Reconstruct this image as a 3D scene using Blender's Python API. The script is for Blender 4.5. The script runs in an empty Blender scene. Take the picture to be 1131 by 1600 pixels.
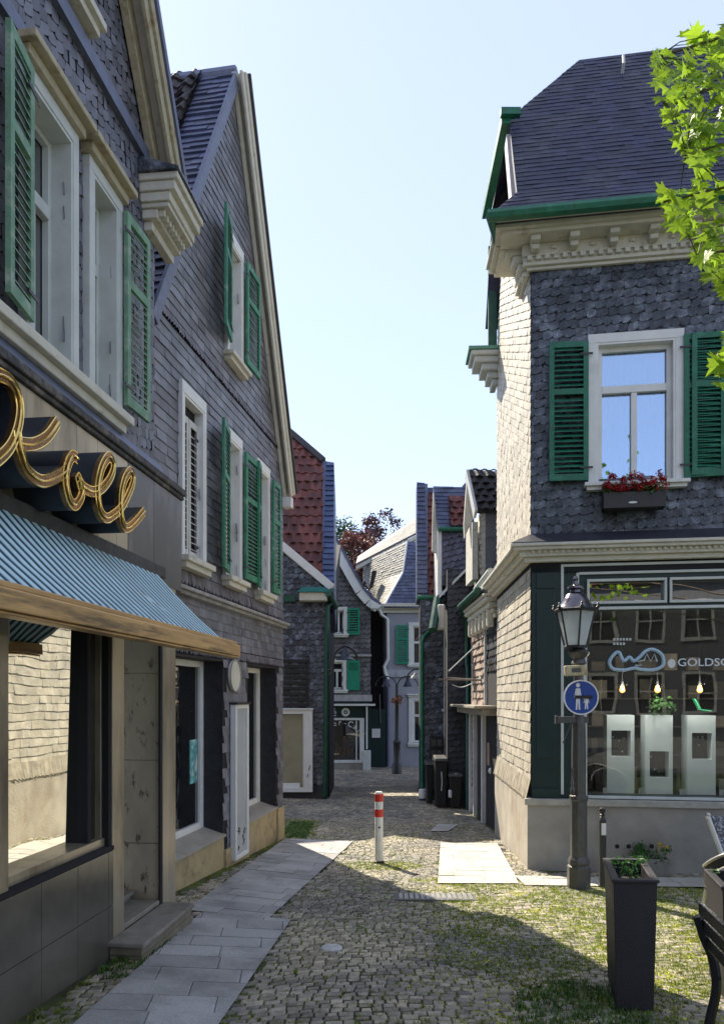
import bpy, bmesh, math, random
from mathutils import Vector as V
R = math.radians
random.seed(11)
SC = bpy.context.scene
COL = SC.collection
# ---------------------------------------------------------------- camera, sky, sun
CX, HY, FP, CZ = 565.5, 1090.0, 1200.0, 1.75
cam_d = bpy.data.cameras.new('camera'); cam = bpy.data.objects.new('camera', cam_d); COL.objects.link(cam)
cam.location = (0, 0, CZ); cam.rotation_euler = (R(90), 0, 0)
cam_d.sensor_fit = 'HORIZONTAL'; cam_d.sensor_width = 36; cam_d.lens = 36*FP/1131.0
cam_d.shift_y = (HY-800)/1131.0; cam_d.clip_start = .05; cam_d.clip_end = 2000
SC.camera = cam
SUN = V((-.425, .83, .93)).normalized()
w = bpy.data.worlds.new('World'); SC.world = w; w.use_nodes = True
nt = w.node_tree; bg = nt.nodes['Background']
sky = nt.nodes.new('ShaderNodeTexSky'); sky.sky_type = 'NISHITA'; sky.sun_disc = False
sky.sun_elevation = math.asin(SUN.z); sky.sun_rotation = math.atan2(SUN.x, SUN.y)
sky.air_density = 1.0; sky.dust_density = .15; sky.ozone_density = 2.6; sky.altitude = 200
hz_mix = nt.nodes.new('ShaderNodeMixRGB'); hz_mix.inputs[0].default_value = .62; hz_mix.inputs[2].default_value = (2.7, 2.85, 3.5, 1)
nt.links.new(sky.outputs[0], hz_mix.inputs[1]); nt.links.new(hz_mix.outputs[0], bg.inputs[0]); bg.inputs[1].default_value = .15
sl = bpy.data.lights.new('sun', 'SUN'); sl.energy = 4.6; sl.angle = R(.5); sl.color = (1, .9, .74)
so = bpy.data.objects.new('sun', sl); COL.objects.link(so); so.rotation_euler = SUN.to_track_quat('Z', 'Y').to_euler()
SC.view_settings.view_transform = 'Standard'; SC.view_settings.look = 'None'
SC.view_settings.exposure = 1.08; SC.view_settings.gamma = 1
# ---------------------------------------------------------------- helpers
def ray(px, py): return V(((px-CX)/FP, 1.0, (HY-py)/FP))
def at(px, py, Y): return V((0, 0, CZ)) + ray(px, py)*Y
def gz(x, y):
    if y < 0: z = 0
    elif y < 14: z = -.04*y
    elif y < 27: z = -.56-.02*(y-14)
    else: z = -.82
    k = 1 if y < 14 else max(0, 1-(y-14)/6)
    return z - .07*max(min(x, 0), -2.6)*k*(1 if y > 0 else 1)
def ghit(px, py):
    r = ray(px, py); a, b = .5, 60
    for _ in range(40):
        m = (a+b)/2
        if CZ + r.z*m > gz(r.x*m, m): a = m
        else: b = m
    return V((r.x*a, a, CZ+r.z*a))
class F:
    """a plane: origin, U along, Vv up, N out"""
    def __init__(s, o, U, Vv=(0, 0, 1)):
        s.o = V(o); s.U = V(U).normalized(); s.V = V(Vv).normalized(); s.N = s.U.cross(s.V).normalized()
        s.V = s.N.cross(s.U)
    def pt(s, u, v, w=0): return s.o + s.U*u + s.V*v + s.N*w
    def hit(s, px, py, w=0):
        r = ray(px, py); c = V((0, 0, CZ)); o = s.o + s.N*w
        t = (o-c).dot(s.N)/r.dot(s.N); p = c + r*t - s.o
        return p.dot(s.U), p.dot(s.V)
    def u(s, px, w=0): return s.hit(px, HY, w)[0]
    def uy(s, Y): return (Y-s.o.y)/s.U.y
def wall(x, y, dx, dy): return F((x, y, 0), (dx, dy, 0))
class MB:
    def __init__(s): s.v = []; s.f = []; s.clip = []
    def add(s, vs, fs):
        n = len(s.v); s.v += [tuple(p) for p in vs]; s.f += [tuple(i+n for i in f) for f in fs]; return s
    def hexa(s, b, t):
        return s.add(list(b)+list(t), [(3, 2, 1, 0), (4, 5, 6, 7), (0, 1, 5, 4), (1, 2, 6, 5), (2, 3, 7, 6), (3, 0, 4, 7)])
    def box(s, f, u0, u1, v0, v1, w0, w1):
        if u0 > u1: u0, u1 = u1, u0
        if v0 > v1: v0, v1 = v1, v0
        if w0 > w1: w0, w1 = w1, w0
        q = [(u0, v0), (u1, v0), (u1, v1), (u0, v1)]
        return s.hexa([f.pt(a, b, w0) for a, b in q], [f.pt(a, b, w1) for a, b in q])
    def prism(s, f, poly, w0, w1):
        n = len(poly)
        if sum(poly[i][0]*poly[(i+1) % n][1]-poly[(i+1) % n][0]*poly[i][1] for i in range(n)) < 0: poly = poly[::-1]
        vs = [f.pt(a, b, w0) for a, b in poly]+[f.pt(a, b, w1) for a, b in poly]
        fs = [tuple(range(n-1, -1, -1)), tuple(range(n, 2*n))]+[(i, (i+1) % n, n+(i+1) % n, n+i) for i in range(n)]
        return s.add(vs, fs)
    def strip(s, f, p, q, d0, d1, w0, w1):
        p = V(p); q = V(q); d = (q-p).normalized(); nrm = V((-d.y, d.x))
        return s.prism(f, [tuple(p+nrm*d0), tuple(q+nrm*d0), tuple(q+nrm*d1), tuple(p+nrm*d1)], w0, w1)
    def tube(s, pts, r, seg=8, closed=False, caps=True):
        pts = [V(p) for p in pts]; n = len(pts); rs = r if isinstance(r, (list, tuple)) else [r]*n
        vs = []; fs = []; ref = None
        for i, p in enumerate(pts):
            a = pts[(i-1) % n] if (closed or i > 0) else p; b = pts[(i+1) % n] if (closed or i < n-1) else p
            t = (b-a).normalized() if (b-a).length > 1e-9 else V((0, 0, 1))
            if ref is None: ref = V((0, 0, 1)) if abs(t.z) < .9 else V((1, 0, 0))
            x = t.cross(ref).normalized(); y = x.cross(t).normalized(); ref = y
            for k in range(seg):
                an = 2*math.pi*k/seg; vs.append(p+(x*math.cos(an)+y*math.sin(an))*rs[i])
        for i in range(n if closed else n-1):
            j = (i+1) % n
            for k in range(seg):
                l = (k+1) % seg; fs.append((i*seg+k, i*seg+l, j*seg+l, j*seg+k))
        if caps and not closed: fs += [tuple(range(seg)), tuple(range((n-1)*seg+seg-1, (n-1)*seg-1, -1))]
        return s.add(vs, fs)
    def lathe(s, c, prof, seg=20, rot=0, sx=1, sy=1):
        c = V(c); vs = []; fs = []; n = len(prof)
        for r, z in prof:
            for k in range(seg):
                a = rot+2*math.pi*k/seg; vs.append(c+V((math.cos(a)*r*sx, math.sin(a)*r*sy, z)))
        for i in range(n-1):
            for k in range(seg):
                l = (k+1) % seg; fs.append((i*seg+k, i*seg+l, (i+1)*seg+l, (i+1)*seg+k))
        fs += [tuple(range(seg-1, -1, -1)), tuple(range((n-1)*seg, n*seg))]
        return s.add(vs, fs)
    def ball(s, c, r, seg=10, sz=1): return s.lathe(c, [(max(.001, r*math.sin(math.pi*i/6)), -r*sz*math.cos(math.pi*i/6)) for i in range(7)], seg)
    def disc(s, f, u, v, ru, rv, w0, w1, seg=24):
        return s.prism(f, [(u+ru*math.cos(2*math.pi*k/seg), v+rv*math.sin(2*math.pi*k/seg)) for k in range(seg)], w0, w1)
    def ring(s, f, u, v, r0, r1, w0, w1, seg=28):
        for k in range(seg):
            a = 2*math.pi*k/seg; b = 2*math.pi*(k+1)/seg
            s.prism(f, [(u+r0*math.cos(a), v+r0*math.sin(a)), (u+r1*math.cos(a), v+r1*math.sin(a)), (u+r1*math.cos(b), v+r1*math.sin(b)), (u+r0*math.cos(b), v+r0*math.sin(b))], w0, w1)
        return s
    def clip_to(s, f, poly):
        n = len(poly)
        if sum(poly[i][0]*poly[(i+1) % n][1]-poly[(i+1) % n][0]*poly[i][1] for i in range(n)) < 0: poly = poly[::-1]
        for i in range(n):
            a = V(poly[i]); b = V(poly[(i+1) % n]); d = (b-a).normalized()
            s.clip.append((f.pt(a.x, a.y), f.U*d.y-f.V*d.x))
        return s
    def build(s, name, m, parent=None, bevel=0, smooth=False, recalc=False):
        me = bpy.data.meshes.new(name); org = V((0, 0, 0))
        if parent is not None: org = V(parent['_o'])
        me.from_pydata([tuple(V(p)-org) for p in s.v], [], s.f)
        if s.clip or recalc:
            bm = bmesh.new(); bm.from_mesh(me)
            for co, no in s.clip:
                bmesh.ops.bisect_plane(bm, geom=bm.verts[:]+bm.edges[:]+bm.faces[:], plane_co=co-org, plane_no=no, clear_outer=True)
            if recalc: bmesh.ops.recalc_face_normals(bm, faces=bm.faces[:])
            bm.to_mesh(me); bm.free()
        me.materials.append(m); o = bpy.data.objects.new(name, me); COL.objects.link(o)
        if parent is not None: o.parent = parent
        o['_o'] = tuple(org)
        if smooth:
            for p in me.polygons: p.use_smooth = True
            if hasattr(me, 'set_sharp_from_angle'): me.set_sharp_from_angle(angle=R(40))
        if bevel:
            md = o.modifiers.new('bevel', 'BEVEL'); md.width = bevel; md.segments = 2; md.limit_method = 'ANGLE'; md.angle_limit = R(40)
        return o
def tag(o, label, cat, group=None, kind=None):
    o['label'] = label; o['category'] = cat
    if group: o['group'] = group
    if kind: o['kind'] = kind
    return o
def thing(name, label, cat, loc, group=None):
    o = bpy.data.objects.new(name, None); COL.objects.link(o); o.location = loc; o['_o'] = tuple(loc); o.empty_display_size = .1
    return tag(o, label, cat, group)
def solo(mb, name, m, label, cat, group=None, **k):
    """one-mesh thing with its origin at the middle of its foot"""
    xs = [p[0] for p in mb.v]; ys = [p[1] for p in mb.v]; zs = [p[2] for p in mb.v]
    c = V(((min(xs)+max(xs))/2, (min(ys)+max(ys))/2, min(zs))); mb.v = [tuple(V(p)-c) for p in mb.v]
    o = mb.build(name, m, None, **k); o.location = c; o['_o'] = tuple(c)
    return tag(o, label, cat, group)
def text(s, f, u, v, size, w, depth, name, m, parent, align='LEFT', sx=1):
    cu = bpy.data.curves.new('t', 'FONT'); cu.body = s; cu.size = size; cu.extrude = depth; cu.align_x = align; cu.resolution_u = 3
    to = bpy.data.objects.new('t', cu); COL.objects.link(to); dg = bpy.context.evaluated_depsgraph_get()
    me = bpy.data.meshes.new_from_object(to.evaluated_get(dg)); mb = MB()
    mb.add([f.pt(u+p.co.x*sx, v+p.co.y, w+p.co.z+depth) for p in me.vertices], [tuple(p.vertices) for p in me.polygons])
    bpy.data.objects.remove(to); bpy.data.curves.remove(cu)
    return mb.build(name, m, parent)
def smooth_path(p, k=5, closed=False):
    p = [V(q) for q in p]; n = len(p); out = []
    for i in range(n if closed else n-1):
        g = lambda j: p[j % n] if closed else p[max(0, min(n-1, j))]
        a, b, c, d = g(i-1), g(i), g(i+1), g(i+2)
        for t in range(k):
            t /= k; out.append(.5*((2*b)+(c-a)*t+(2*a-5*b+4*c-d)*t*t+(3*b-a-3*c+d)*t**3))
    if not closed: out.append(p[-1])
    return out
# ---------------------------------------------------------------- materials
_M = {}
def M(name, c, rough=.75, var=.2, scale=6, bump=.15, bscale=60, island=0, c2=None, c2s=2.5, c2t=(.5, .65), metal=0, stretch=None, spec=.5, trans=0):
    if name in _M: return _M[name]
    m = bpy.data.materials.new(name); m.use_nodes = True; _M[name] = m
    t = m.node_tree; N = t.nodes; L = t.links; b = N['Principled BSDF']
    tc = N.new('ShaderNodeTexCoord'); src = tc.outputs['Object']
    if stretch:
        mp = N.new('ShaderNodeMapping'); mp.inputs['Scale'].default_value = stretch; L.new(src, mp.inputs[0]); src = mp.outputs[0]
    n1 = N.new('ShaderNodeTexNoise'); n1.inputs['Scale'].default_value = scale; n1.inputs['Detail'].default_value = 6; L.new(src, n1.inputs[0])
    mr = N.new('ShaderNodeMapRange'); mr.inputs[1].default_value = .3; mr.inputs[2].default_value = .7; mr.inputs[3].default_value = 1-var; mr.inputs[4].default_value = 1+var
    L.new(n1.outputs[0], mr.inputs[0]); fac = mr.outputs[0]
    base = N.new('ShaderNodeRGB'); base.outputs[0].default_value = (*c, 1); col = base.outputs[0]
    if c2:
        n2 = N.new('ShaderNodeTexNoise'); n2.inputs['Scale'].default_value = c2s; n2.inputs['Detail'].default_value = 8; n2.inputs['Roughness'].default_value = .65; L.new(src, n2.inputs[0])
        r2 = N.new('ShaderNodeMapRange'); r2.inputs[1].default_value = c2t[0]; r2.inputs[2].default_value = c2t[1]; L.new(n2.outputs[0], r2.inputs[0])
        mx = N.new('ShaderNodeMixRGB'); mx.inputs[2].default_value = (*c2, 1); L.new(r2.outputs[0], mx.inputs[0]); L.new(col, mx.inputs[1]); col = mx.outputs[0]
    if island:
        g = N.new('ShaderNodeNewGeometry'); mi = N.new('ShaderNodeMapRange'); mi.inputs[3].default_value = 1-island; mi.inputs[4].default_value = 1+island
        L.new(g.outputs['Random Per Island'], mi.inputs[0]); mu = N.new('ShaderNodeMath'); mu.operation = 'MULTIPLY'
        L.new(fac, mu.inputs[0]); L.new(mi.outputs[0], mu.inputs[1]); fac = mu.outputs[0]
    vm = N.new('ShaderNodeVectorMath'); vm.operation = 'SCALE'; L.new(col, vm.inputs[0]); L.new(fac, vm.inputs[3])
    L.new(vm.outputs[0], b.inputs['Base Color'])
    rr = N.new('ShaderNodeMapRange'); rr.inputs[3].default_value = max(.03, rough-.1); rr.inputs[4].default_value = min(1, rough+.12); L.new(n1.outputs[0], rr.inputs[0]); L.new(rr.outputs[0], b.inputs['Roughness'])
    b.inputs['Metallic'].default_value = metal; b.inputs['Specular IOR Level'].default_value = spec
    if bump:
        n3 = N.new('ShaderNodeTexNoise'); n3.inputs['Scale'].default_value = bscale; n3.inputs['Detail'].default_value = 5; L.new(src, n3.inputs[0])
        bp = N.new('ShaderNodeBump'); bp.inputs['Strength'].default_value = bump; bp.inputs['Distance'].default_value = .02; L.new(n3.outputs[0], bp.inputs['Height']); L.new(bp.outputs[0], b.inputs['Normal'])
    if trans:
        tr = N.new('ShaderNodeBsdfTranslucent'); L.new(vm.outputs[0], tr.inputs[0]); ms = N.new('ShaderNodeMixShader'); ms.inputs[0].default_value = trans
        L.new(b.outputs[0], ms.inputs[1]); L.new(tr.outputs[0], ms.inputs[2]); L.new(ms.outputs[0], N['Material Output'].inputs[0])
    return m
def glass(name, mirror=.35, tint=(.02, .025, .03), clear=False, wave=.0015, gcol=(.95, .97, .97)):
    if name in _M: return _M[name]
    m = bpy.data.materials.new(name); m.use_nodes = True; _M[name] = m
    t = m.node_tree; N = t.nodes; L = t.links; out = N['Material Output']; N.remove(N['Principled BSDF'])
    gl = N.new('ShaderNodeBsdfGlossy'); gl.inputs['Roughness'].default_value = .012; gl.inputs[0].default_value = (*gcol, 1)
    if clear: d = N.new('ShaderNodeBsdfTransparent'); d.inputs[0].default_value = (.9, .93, .92, 1)
    else: d = N.new('ShaderNodeBsdfDiffuse'); d.inputs[0].default_value = (*tint, 1)
    lw = N.new('ShaderNodeFresnel'); lw.inputs[0].default_value = 1.5
    mr = N.new('ShaderNodeMapRange'); mr.inputs[1].default_value = .04; mr.inputs[2].default_value = 1; mr.inputs[3].default_value = mirror; mr.inputs[4].default_value = 1
    L.new(lw.outputs[0], mr.inputs[0]); ms = N.new('ShaderNodeMixShader'); L.new(mr.outputs[0], ms.inputs[0]); L.new(d.outputs[0], ms.inputs[1]); L.new(gl.outputs[0], ms.inputs[2]); L.new(ms.outputs[0], out.inputs[0])
    if wave:
        tc = N.new('ShaderNodeTexCoord'); n = N.new('ShaderNodeTexNoise'); n.inputs['Scale'].default_value = 1.6; n.inputs['Detail'].default_value = 1; L.new(tc.outputs['Object'], n.inputs[0])
        bp = N.new('ShaderNodeBump'); bp.inputs['Strength'].default_value = 1; bp.inputs['Distance'].default_value = wave; L.new(n.outputs[0], bp.inputs['Height']); L.new(bp.outputs[0], gl.inputs['Normal'])
    return m
SLATE = M('slate grey', (.135, .125, .145), .5, .3, 9, .35, 45, .38, (.075, .07, .09), 1.6)
SLATE2 = M('slate violet grey', (.12, .125, .155), .45, .3, 7, .3, 40, .38, (.12, .11, .13), 1.2)
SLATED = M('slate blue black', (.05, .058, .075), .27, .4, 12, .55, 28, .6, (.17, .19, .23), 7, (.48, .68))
SLATEB = M('slate roof blue', (.08, .095, .17), .5, .25, 6, .25, 40, .3, (.09, .1, .15), 2)
SLATEN = M('slate roof navy', (.026, .028, .062), .6, .2, 4, .25, 50, .28, (.05, .05, .075), 1.5)
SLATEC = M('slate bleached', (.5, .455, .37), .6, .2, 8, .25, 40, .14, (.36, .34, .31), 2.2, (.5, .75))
BACK = M('dark backing', (.015, .015, .018), .9, .1, 5, 0)
TILER = M('red roof tile', (.17, .055, .045), .7, .3, 9, .3, 50, .3, (.09, .04, .04), 2)
TILED = M('dark roof tile', (.045, .04, .042), .7, .3, 9, .35, 50, .3, (.1, .09, .07), 5, (.6, .75))
CREAM = M('weathered cream paint', (.62, .595, .51), .65, .12, 5, .3, 30, 0, (.3, .26, .17), 5, (.56, .74))
CREAMD = M('dirty cream paint', (.45, .4, .28), .7, .2, 6, .4, 30, 0, (.2, .15, .08), 6, (.5, .7))
WHITE = M('white paint', (.74, .74, .72), .5, .06, 5, .08, 60, 0, (.58, .57, .52), 3, (.6, .8))
GREY_W = M('grey white paint', (.55, .58, .56), .5, .08, 6, .1, 60)
GREEN = M('green paint', (.008, .13, .07), .42, .22, 8, .15, 60, 0, (.04, .2, .13), 5, (.52, .75))
GREENL = M('chalky green paint', (.15, .29, .19), .6, .2, 10, .3, 70, 0, (.34, .42, .33), 7, (.5, .68))
GREENM = M('bleached green paint', (.035, .2, .11), .55, .2, 10, .25, 70, 0, (.2, .38, .28), 9, (.55, .7))
GREEND = M('dark green gutter', (.012, .075, .045), .35, .2, 8, .1, 60)
PETROL = M('dark petrol paint', (.004, .024, .024), .4, .15, 6, .06, 60)
LEAD = M('lead flashing', (.13, .15, .22), .45, .25, 10, .2, 30, metal=.3)
IRON = M('black iron', (.022, .022, .024), .42, .25, 20, .25, 80, spec=.6)
IRONG = M('grey iron paint', (.07, .068, .066), .4, .2, 14, .25, 70, spec=.6)
BLACKP = M('black plastic', (.012, .012, .014), .55, .15, 10, .1, 80)
PANE = glass('window pane', .3)
PANEM = glass('shop mirror pane', .6, (.01, .012, .012), wave=.004, gcol=(.85, .86, .8))
PANES = glass('sky pane', .5, (.02, .03, .05), wave=.001)
SHOPG = glass('shop clear pane', .05, clear=True, wave=.002)
# ---------------------------------------------------------------- slates and tiles
def cover(f, u0, u1, v0, v1, ch, cw, style='rect', w0=0., th=.012, slope=0., holes=(), jit=.15, skew=0.):
    mb = MB(); k = 0; v = v0-abs(slope)*(u1-u0)*(1 if slope > 0 else 0)
    vmax = v1+abs(slope)*(u1-u0)*(1 if slope < 0 else 0)
    while v < vmax:
        u = u0-cw*(.5 if k % 2 else 1)*random.uniform(.8, 1)
        while u < u1:
            wd = cw*random.uniform(1-jit, 1+jit); um = u+wd/2; vb = v+slope*(um-u0); vm = vb+ch*.5
            if v0-ch < vm < v1+ch and not any(a < um < b and c < vm < d for a, b, c, d in holes):
                a, b = max(u, u0-.01)+.001, min(u+wd, u1+.01)-.001
                if b-a > .01:
                    n = {'rect': 1, 'scale': 5, 'pan': 6}[style]; wb = w0+th*random.uniform(.8, 1.7); wt = w0+.002
                    bot = []; top = []; lip = []; tl = random.uniform(-.12, .12)*ch; tq = random.uniform(-.010, .014)
                    for i in range(n+1):
                        t = i/n; uu = a+(b-a)*t; s = slope*(uu-u0)
                        if style == 'scale': dv = ch*(.34*t**2.4+.1*(1-t)**5)+tl*.4*(t-.5); pr = tq*(t-.5)
                        elif style == 'pan': dv = 0; pr = .022*math.cos(2*math.pi*t)+.022
                        else: dv = tl*(t-.5)+skew*ch*t; pr = 0
                        bot.append(f.pt(uu, v+s+dv, wb+pr)); top.append(f.pt(uu, v+s+ch*1.12, wt+pr)); lip.append(f.pt(uu, v+s+dv+.002, w0+(pr if style == 'pan' else 0)))
                    vs = bot+top+lip; m = n+1; fs = []
                    if style == 'scale': fs.append(tuple(range(m))+tuple(range(2*m-1, m-1, -1)))
                    else: fs += [(i, i+1, m+i+1, m+i) for i in range(n)]
                    fs += [(2*m+i, 2*m+i+1, i+1, i) for i in range(n)]
                    mb.add(vs, fs)
            u += wd
        v += ch; k += 1
    return mb
def walled(f, poly, holes, w0, w1):
    """wall of convex outline poly (u,v) with rectangular openings"""
    us = sorted(set([round(p[0], 5) for p in poly]+[h[0] for h in holes]+[h[1] for h in holes])); mb = MB()
    lo, hi = min(p[0] for p in poly), max(p[0] for p in poly); us = [u for u in us if lo-1e-4 <= u <= hi+1e-4]
    def span(u, side):
        ys = []; n = len(poly); uu = u+side*3e-5
        for i in range(n):
            a, b = poly[i], poly[(i+1) % n]
            if (a[0]-uu)*(b[0]-uu) < 0: ys.append(a[1]+(b[1]-a[1])*(uu-a[0])/(b[0]-a[0]))
        return min(ys), max(ys)
    for a, b in zip(us, us[1:]):
        if b-a < 1e-4: continue
        l0, h0 = span(a, 1); l1, h1 = span(b, -1); m = (a+b)/2
        hs = sorted([(h[2], h[3]) for h in holes if h[0] < m < h[1]]); cur0, cur1 = l0, l1
        for c, d in hs:
            if c > cur0+1e-4: mb.prism(f, [(a, cur0), (b, cur1), (b, c), (a, c)], w0, w1)
            cur0 = cur1 = d
        mb.prism(f, [(a, cur0), (b, cur1), (b, h1), (a, h0)], w0, w1)
    return mb
def shutter(f, uh, sgn, wd, v0, v1, ang, m, parent, w=.06, pitch=.05, lh=.032, th=.032, mid=True):
    U = (f.U*sgn*math.cos(R(ang))+f.N*math.sin(R(ang))); g = F(f.pt(uh, 0, w), U); k = -1 if sgn < 0 else 1
    a, b = (0, th) if sgn > 0 else (-th, 0)
    mb = MB(); st = min(.06, wd*.16)
    mb.box(g, 0, st, v0, v1, a, b).box(g, wd-st, wd, v0, v1, a, b)
    hs = v1-v0; ra = [(v0, v0+.08), (v1-.07, v1)]+([(v0+hs*.62, v0+hs*.62+.07)] if mid else [])
    for c, d in ra: mb.box(g, st, wd-st, c, d, a, b)
    v = v0+.1
    while v < v1-.09:
        if not any(c-.03 < v < d+.005 for c, d in ra):
            q = [(v, b if k > 0 else a), (v+.008, b if k > 0 else a), (v+.008+lh, a if k > 0 else b), (v+lh, a if k > 0 else b)]
            mb.hexa([g.pt(st, x, y*.95) for x, y in q], [g.pt(wd-st, x, y*.95) for x, y in q])
        v += pitch
    o = mb.build('shutter', m, parent, recalc=True)
    kn = MB(); c = g.pt(0, v0+.18, 0); kn.box(g, -.05, .1, v0+.14, v0+.165, (b if k > 0 else a-.006), (b+.006 if k > 0 else a)); kn.box(g, -.05, .1, v1-.17, v1-.145, (b if k > 0 else a-.006), (b+.006 if k > 0 else a))
    kn.build('hinge', IRON, o)
    return o
def window(f, u0, u1, v0, v1, parent, rec=.16, cas=.09, proud=.045, m=WHITE, pane=PANE, trans=.36, mull=1, top=.1, sill=.1, sash=.05, hood=False, sillm=None, jamb=None, curtain=None):
    mb = MB(); j = .025
    mb.box(f, u0-cas, u0, v0-.02, v1, -.02, proud).box(f, u1, u1+cas, v0-.02, v1, -.02, proud)
    mb.box(f, u0-cas, u1+cas, v1, v1+top, -.02, proud)
    fr = mb.build('window', m, parent, bevel=.005)
    jm = MB(); jm.box(f, u0, u0+j, v0, v1-j, -rec, proud-.008).box(f, u1-j, u1, v0, v1-j, -rec, proud-.008).box(f, u0, u1, v1-j, v1, -rec, proud-.008)
    jm.build('reveal', jamb or m, fr)
    s = MB(); a, b, c, d = u0+j, u1-j, v0, v1-j; w0, w1 = -rec+.001, -rec+.05
    s.box(f, a, a+sash, c, d, w0, w1).box(f, b-sash, b, c, d, w0, w1).box(f, a+sash, b-sash, c, c+sash*1.2, w0, w1).box(f, a+sash, b-sash, d-sash, d, w0, w1)
    vt = d-(d-c)*trans if trans else d
    if trans: s.box(f, a+sash, b-sash, vt-.045, vt+.045, w0, w1+.008)
    for i in range(mull):
        um = a+(b-a)*(i+1)/(mull+1); s.box(f, um-.035, um+.035, c+sash*1.2, (vt-.045) if trans else d-sash, w0, w1-.003)
    s.build('frame', m, fr, bevel=.004)
    MB().box(f, a+.01, b-.01, c+.01, d-.01, -rec-.012, -rec-.004).build('pane', pane, fr)
    if curtain:
        n = 60; cv = []; cf = []
        for i in range(n+1):
            u = a+(b-a)*i/n; ww = -rec-.12+.02*math.sin(i*1.3)+.008*math.sin(i*.5)
            cv += [f.pt(u, c, ww), f.pt(u, d, ww)]
        MB().add(cv, [(2*i, 2*i+2, 2*i+3, 2*i+1) for i in range(n)]).build('curtain', curtain, fr)
    if sill:
        q = MB(); q.box(f, u0-cas-.05, u1+cas+.05, v0-.02-sill*.5, v0-.02, -.02, proud+.09).box(f, u0-cas-.02, u1+cas+.02, v0-.02-sill, v0-.02-sill*.5, -.02, proud+.05)
        q.build('sill', sillm or m, fr, bevel=.006)
    if hood:
        q = MB(); q.box(f, u0-cas-.03, u1+cas+.03, v1+top, v1+top+.07, -.02, proud+.04).box(f, u0-cas-.07, u1+cas+.07, v1+top+.07, v1+top+.12, -.02, proud+.1)
        q.build('hood', sillm or m, fr, bevel=.008)
    return fr
# ================================================================ THE GROUND
def ground_sheet():
    mb = MB(); xs = [-200, -60, -20, -8, -5]+[-2.6+.4*i for i in range(0, 22)]+[8, 14, 30, 80, 200]
    ys = [-200, -60, -20, -8, -4, -2, 0]+[i*.5 for i in range(1, 56)]+[30, 36, 50, 90, 200, 600]
    vs = [(x, y, gz(x, y)-.010) for y in ys for x in xs]; n = len(xs)
    mb.add(vs, [(j*n+i, j*n+i+1, (j+1)*n+i+1, (j+1)*n+i) for j in range(len(ys)-1) for i in range(n-1)])
    o = mb.build('ground', M('joint soil', (.032, .028, .018), .95, .3, 8, .5, 90, 0, (.09, .12, .02), 1.1, (.42, .6)), None, smooth=True); o['kind'] = 'structure'
ground_sheet()
def inpoly(x, y, P):
    c = False; n = len(P)
    for i in range(n):
        a, b = P[i], P[i-1]
        if (a[1] > y) != (b[1] > y) and x < (b[0]-a[0])*(y-a[1])/(b[1]-a[1])+a[0]: c = not c
    return c
def gp(*pts): return [(lambda q: (q.x, q.y))(ghit(*p)) for p in pts]
SLABS_NEAR = gp((60, 1650), (317, 1427), (455, 1439), (310, 1650))
SLABS_FAR = gp((290, 1424), (445, 1312), (552, 1316), (420, 1437))
SLABS_R = gp((684, 1382), (688, 1318), (782, 1319), (803, 1366), (812, 1382))
SLABS_F = [(1.8, 8.5), (5.2, 8.3), (5.2, 8.85), (1.8, 9.02)]
MANHOLE = gp((623, 1409), (633, 1394), (728, 1397), (735, 1411))
ROUND = ghit(518, 1482); PATCH = gp((672, 1300), (684, 1289), (716, 1290), (700, 1300))
NOSTONE = [SLABS_NEAR, SLABS_FAR, SLABS_R, SLABS_F, MANHOLE, PATCH]
W1 = wall(-2.66, 0, .1116, 1); S1 = wall(-2.40, 0, .1116, 1); W2 = wall(-3.116, 0, .165, 1)
RF = wall(2.1, 9.55, 1, -.1566); RS = wall(2.2475, 12.75, -.046, -1)
def cobbles():
    mb = MB(); y = 2.3; row = 0
    while y < 30:
        pitch = .07 if y < 14 else .1
        x = -2.6+random.uniform(0, .08)
        while x < (5.2 if y < 10 else 3.2):
            wd = random.uniform(.06, .105) if y < 14 else random.uniform(.1, .16)
            xc = x+wd/2; ph = xc/1.5; arc = abs(ph-round(ph))*2
            yc = y+.16*(1-arc**2)*(1 if y < 14 else .6)+.25*math.sin(xc*.7+.6)+random.uniform(-.008, .008)
            x += wd+.004
            if abs(xc)/yc > .56 or yc < 2.4: continue
            if xc < -2.3+.1116*yc and yc < 7: continue
            if xc < -3.0+.165*yc and yc > 7 and yc < 12: continue
            if xc > 2.0 and yc > 9.3 and yc < 30 and xc > 2.2: continue
            if any(inpoly(xc, yc, P) for P in NOSTONE): continue
            if (xc-ROUND.x)**2+(yc-ROUND.y)**2 < .006: continue
            sl = .32*math.copysign(arc, ph-round(ph))*(-.7)+.17*math.cos(xc*.7+.6)
            hw = wd/2-.002; hh = pitch/2-.0035+random.uniform(-.006, .002); g = gz(xc, yc); tz = random.uniform(-.004, .004); tx = random.uniform(-.05, .05); ty = random.uniform(-.06, .06)
            vs = []
            for k, (ins, z) in enumerate(((0, -.03), (.001, -.004), (.009, .001))):
                for sx, sy in ((-1, -1), (1, -1), (1, 1), (-1, 1)):
                    a = sx*(hw-ins)+(random.uniform(-.005, .005) if k else 0); b = sy*(hh-ins)+(random.uniform(-.004, .004) if k else 0)
                    vs.append((xc+a, yc+b+a*sl, g+z+tz+a*tx+b*ty))
            f = [(8, 9, 10, 11)]
            for k in (0, 4):
                for i in range(4): j = (i+1) % 4; f.append((k+i, k+j, k+4+j, k+4+i))
            mb.add(vs, f)
        y += pitch; row += 1
    o = mb.build('cobblestones', M('granite setts', (.37, .32, .235), .65, .3, 20, .5, 60, .38, (.2, .185, .155), .9, (.4, .6)), None, smooth=False); o['kind'] = 'structure'
cobbles()
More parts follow.
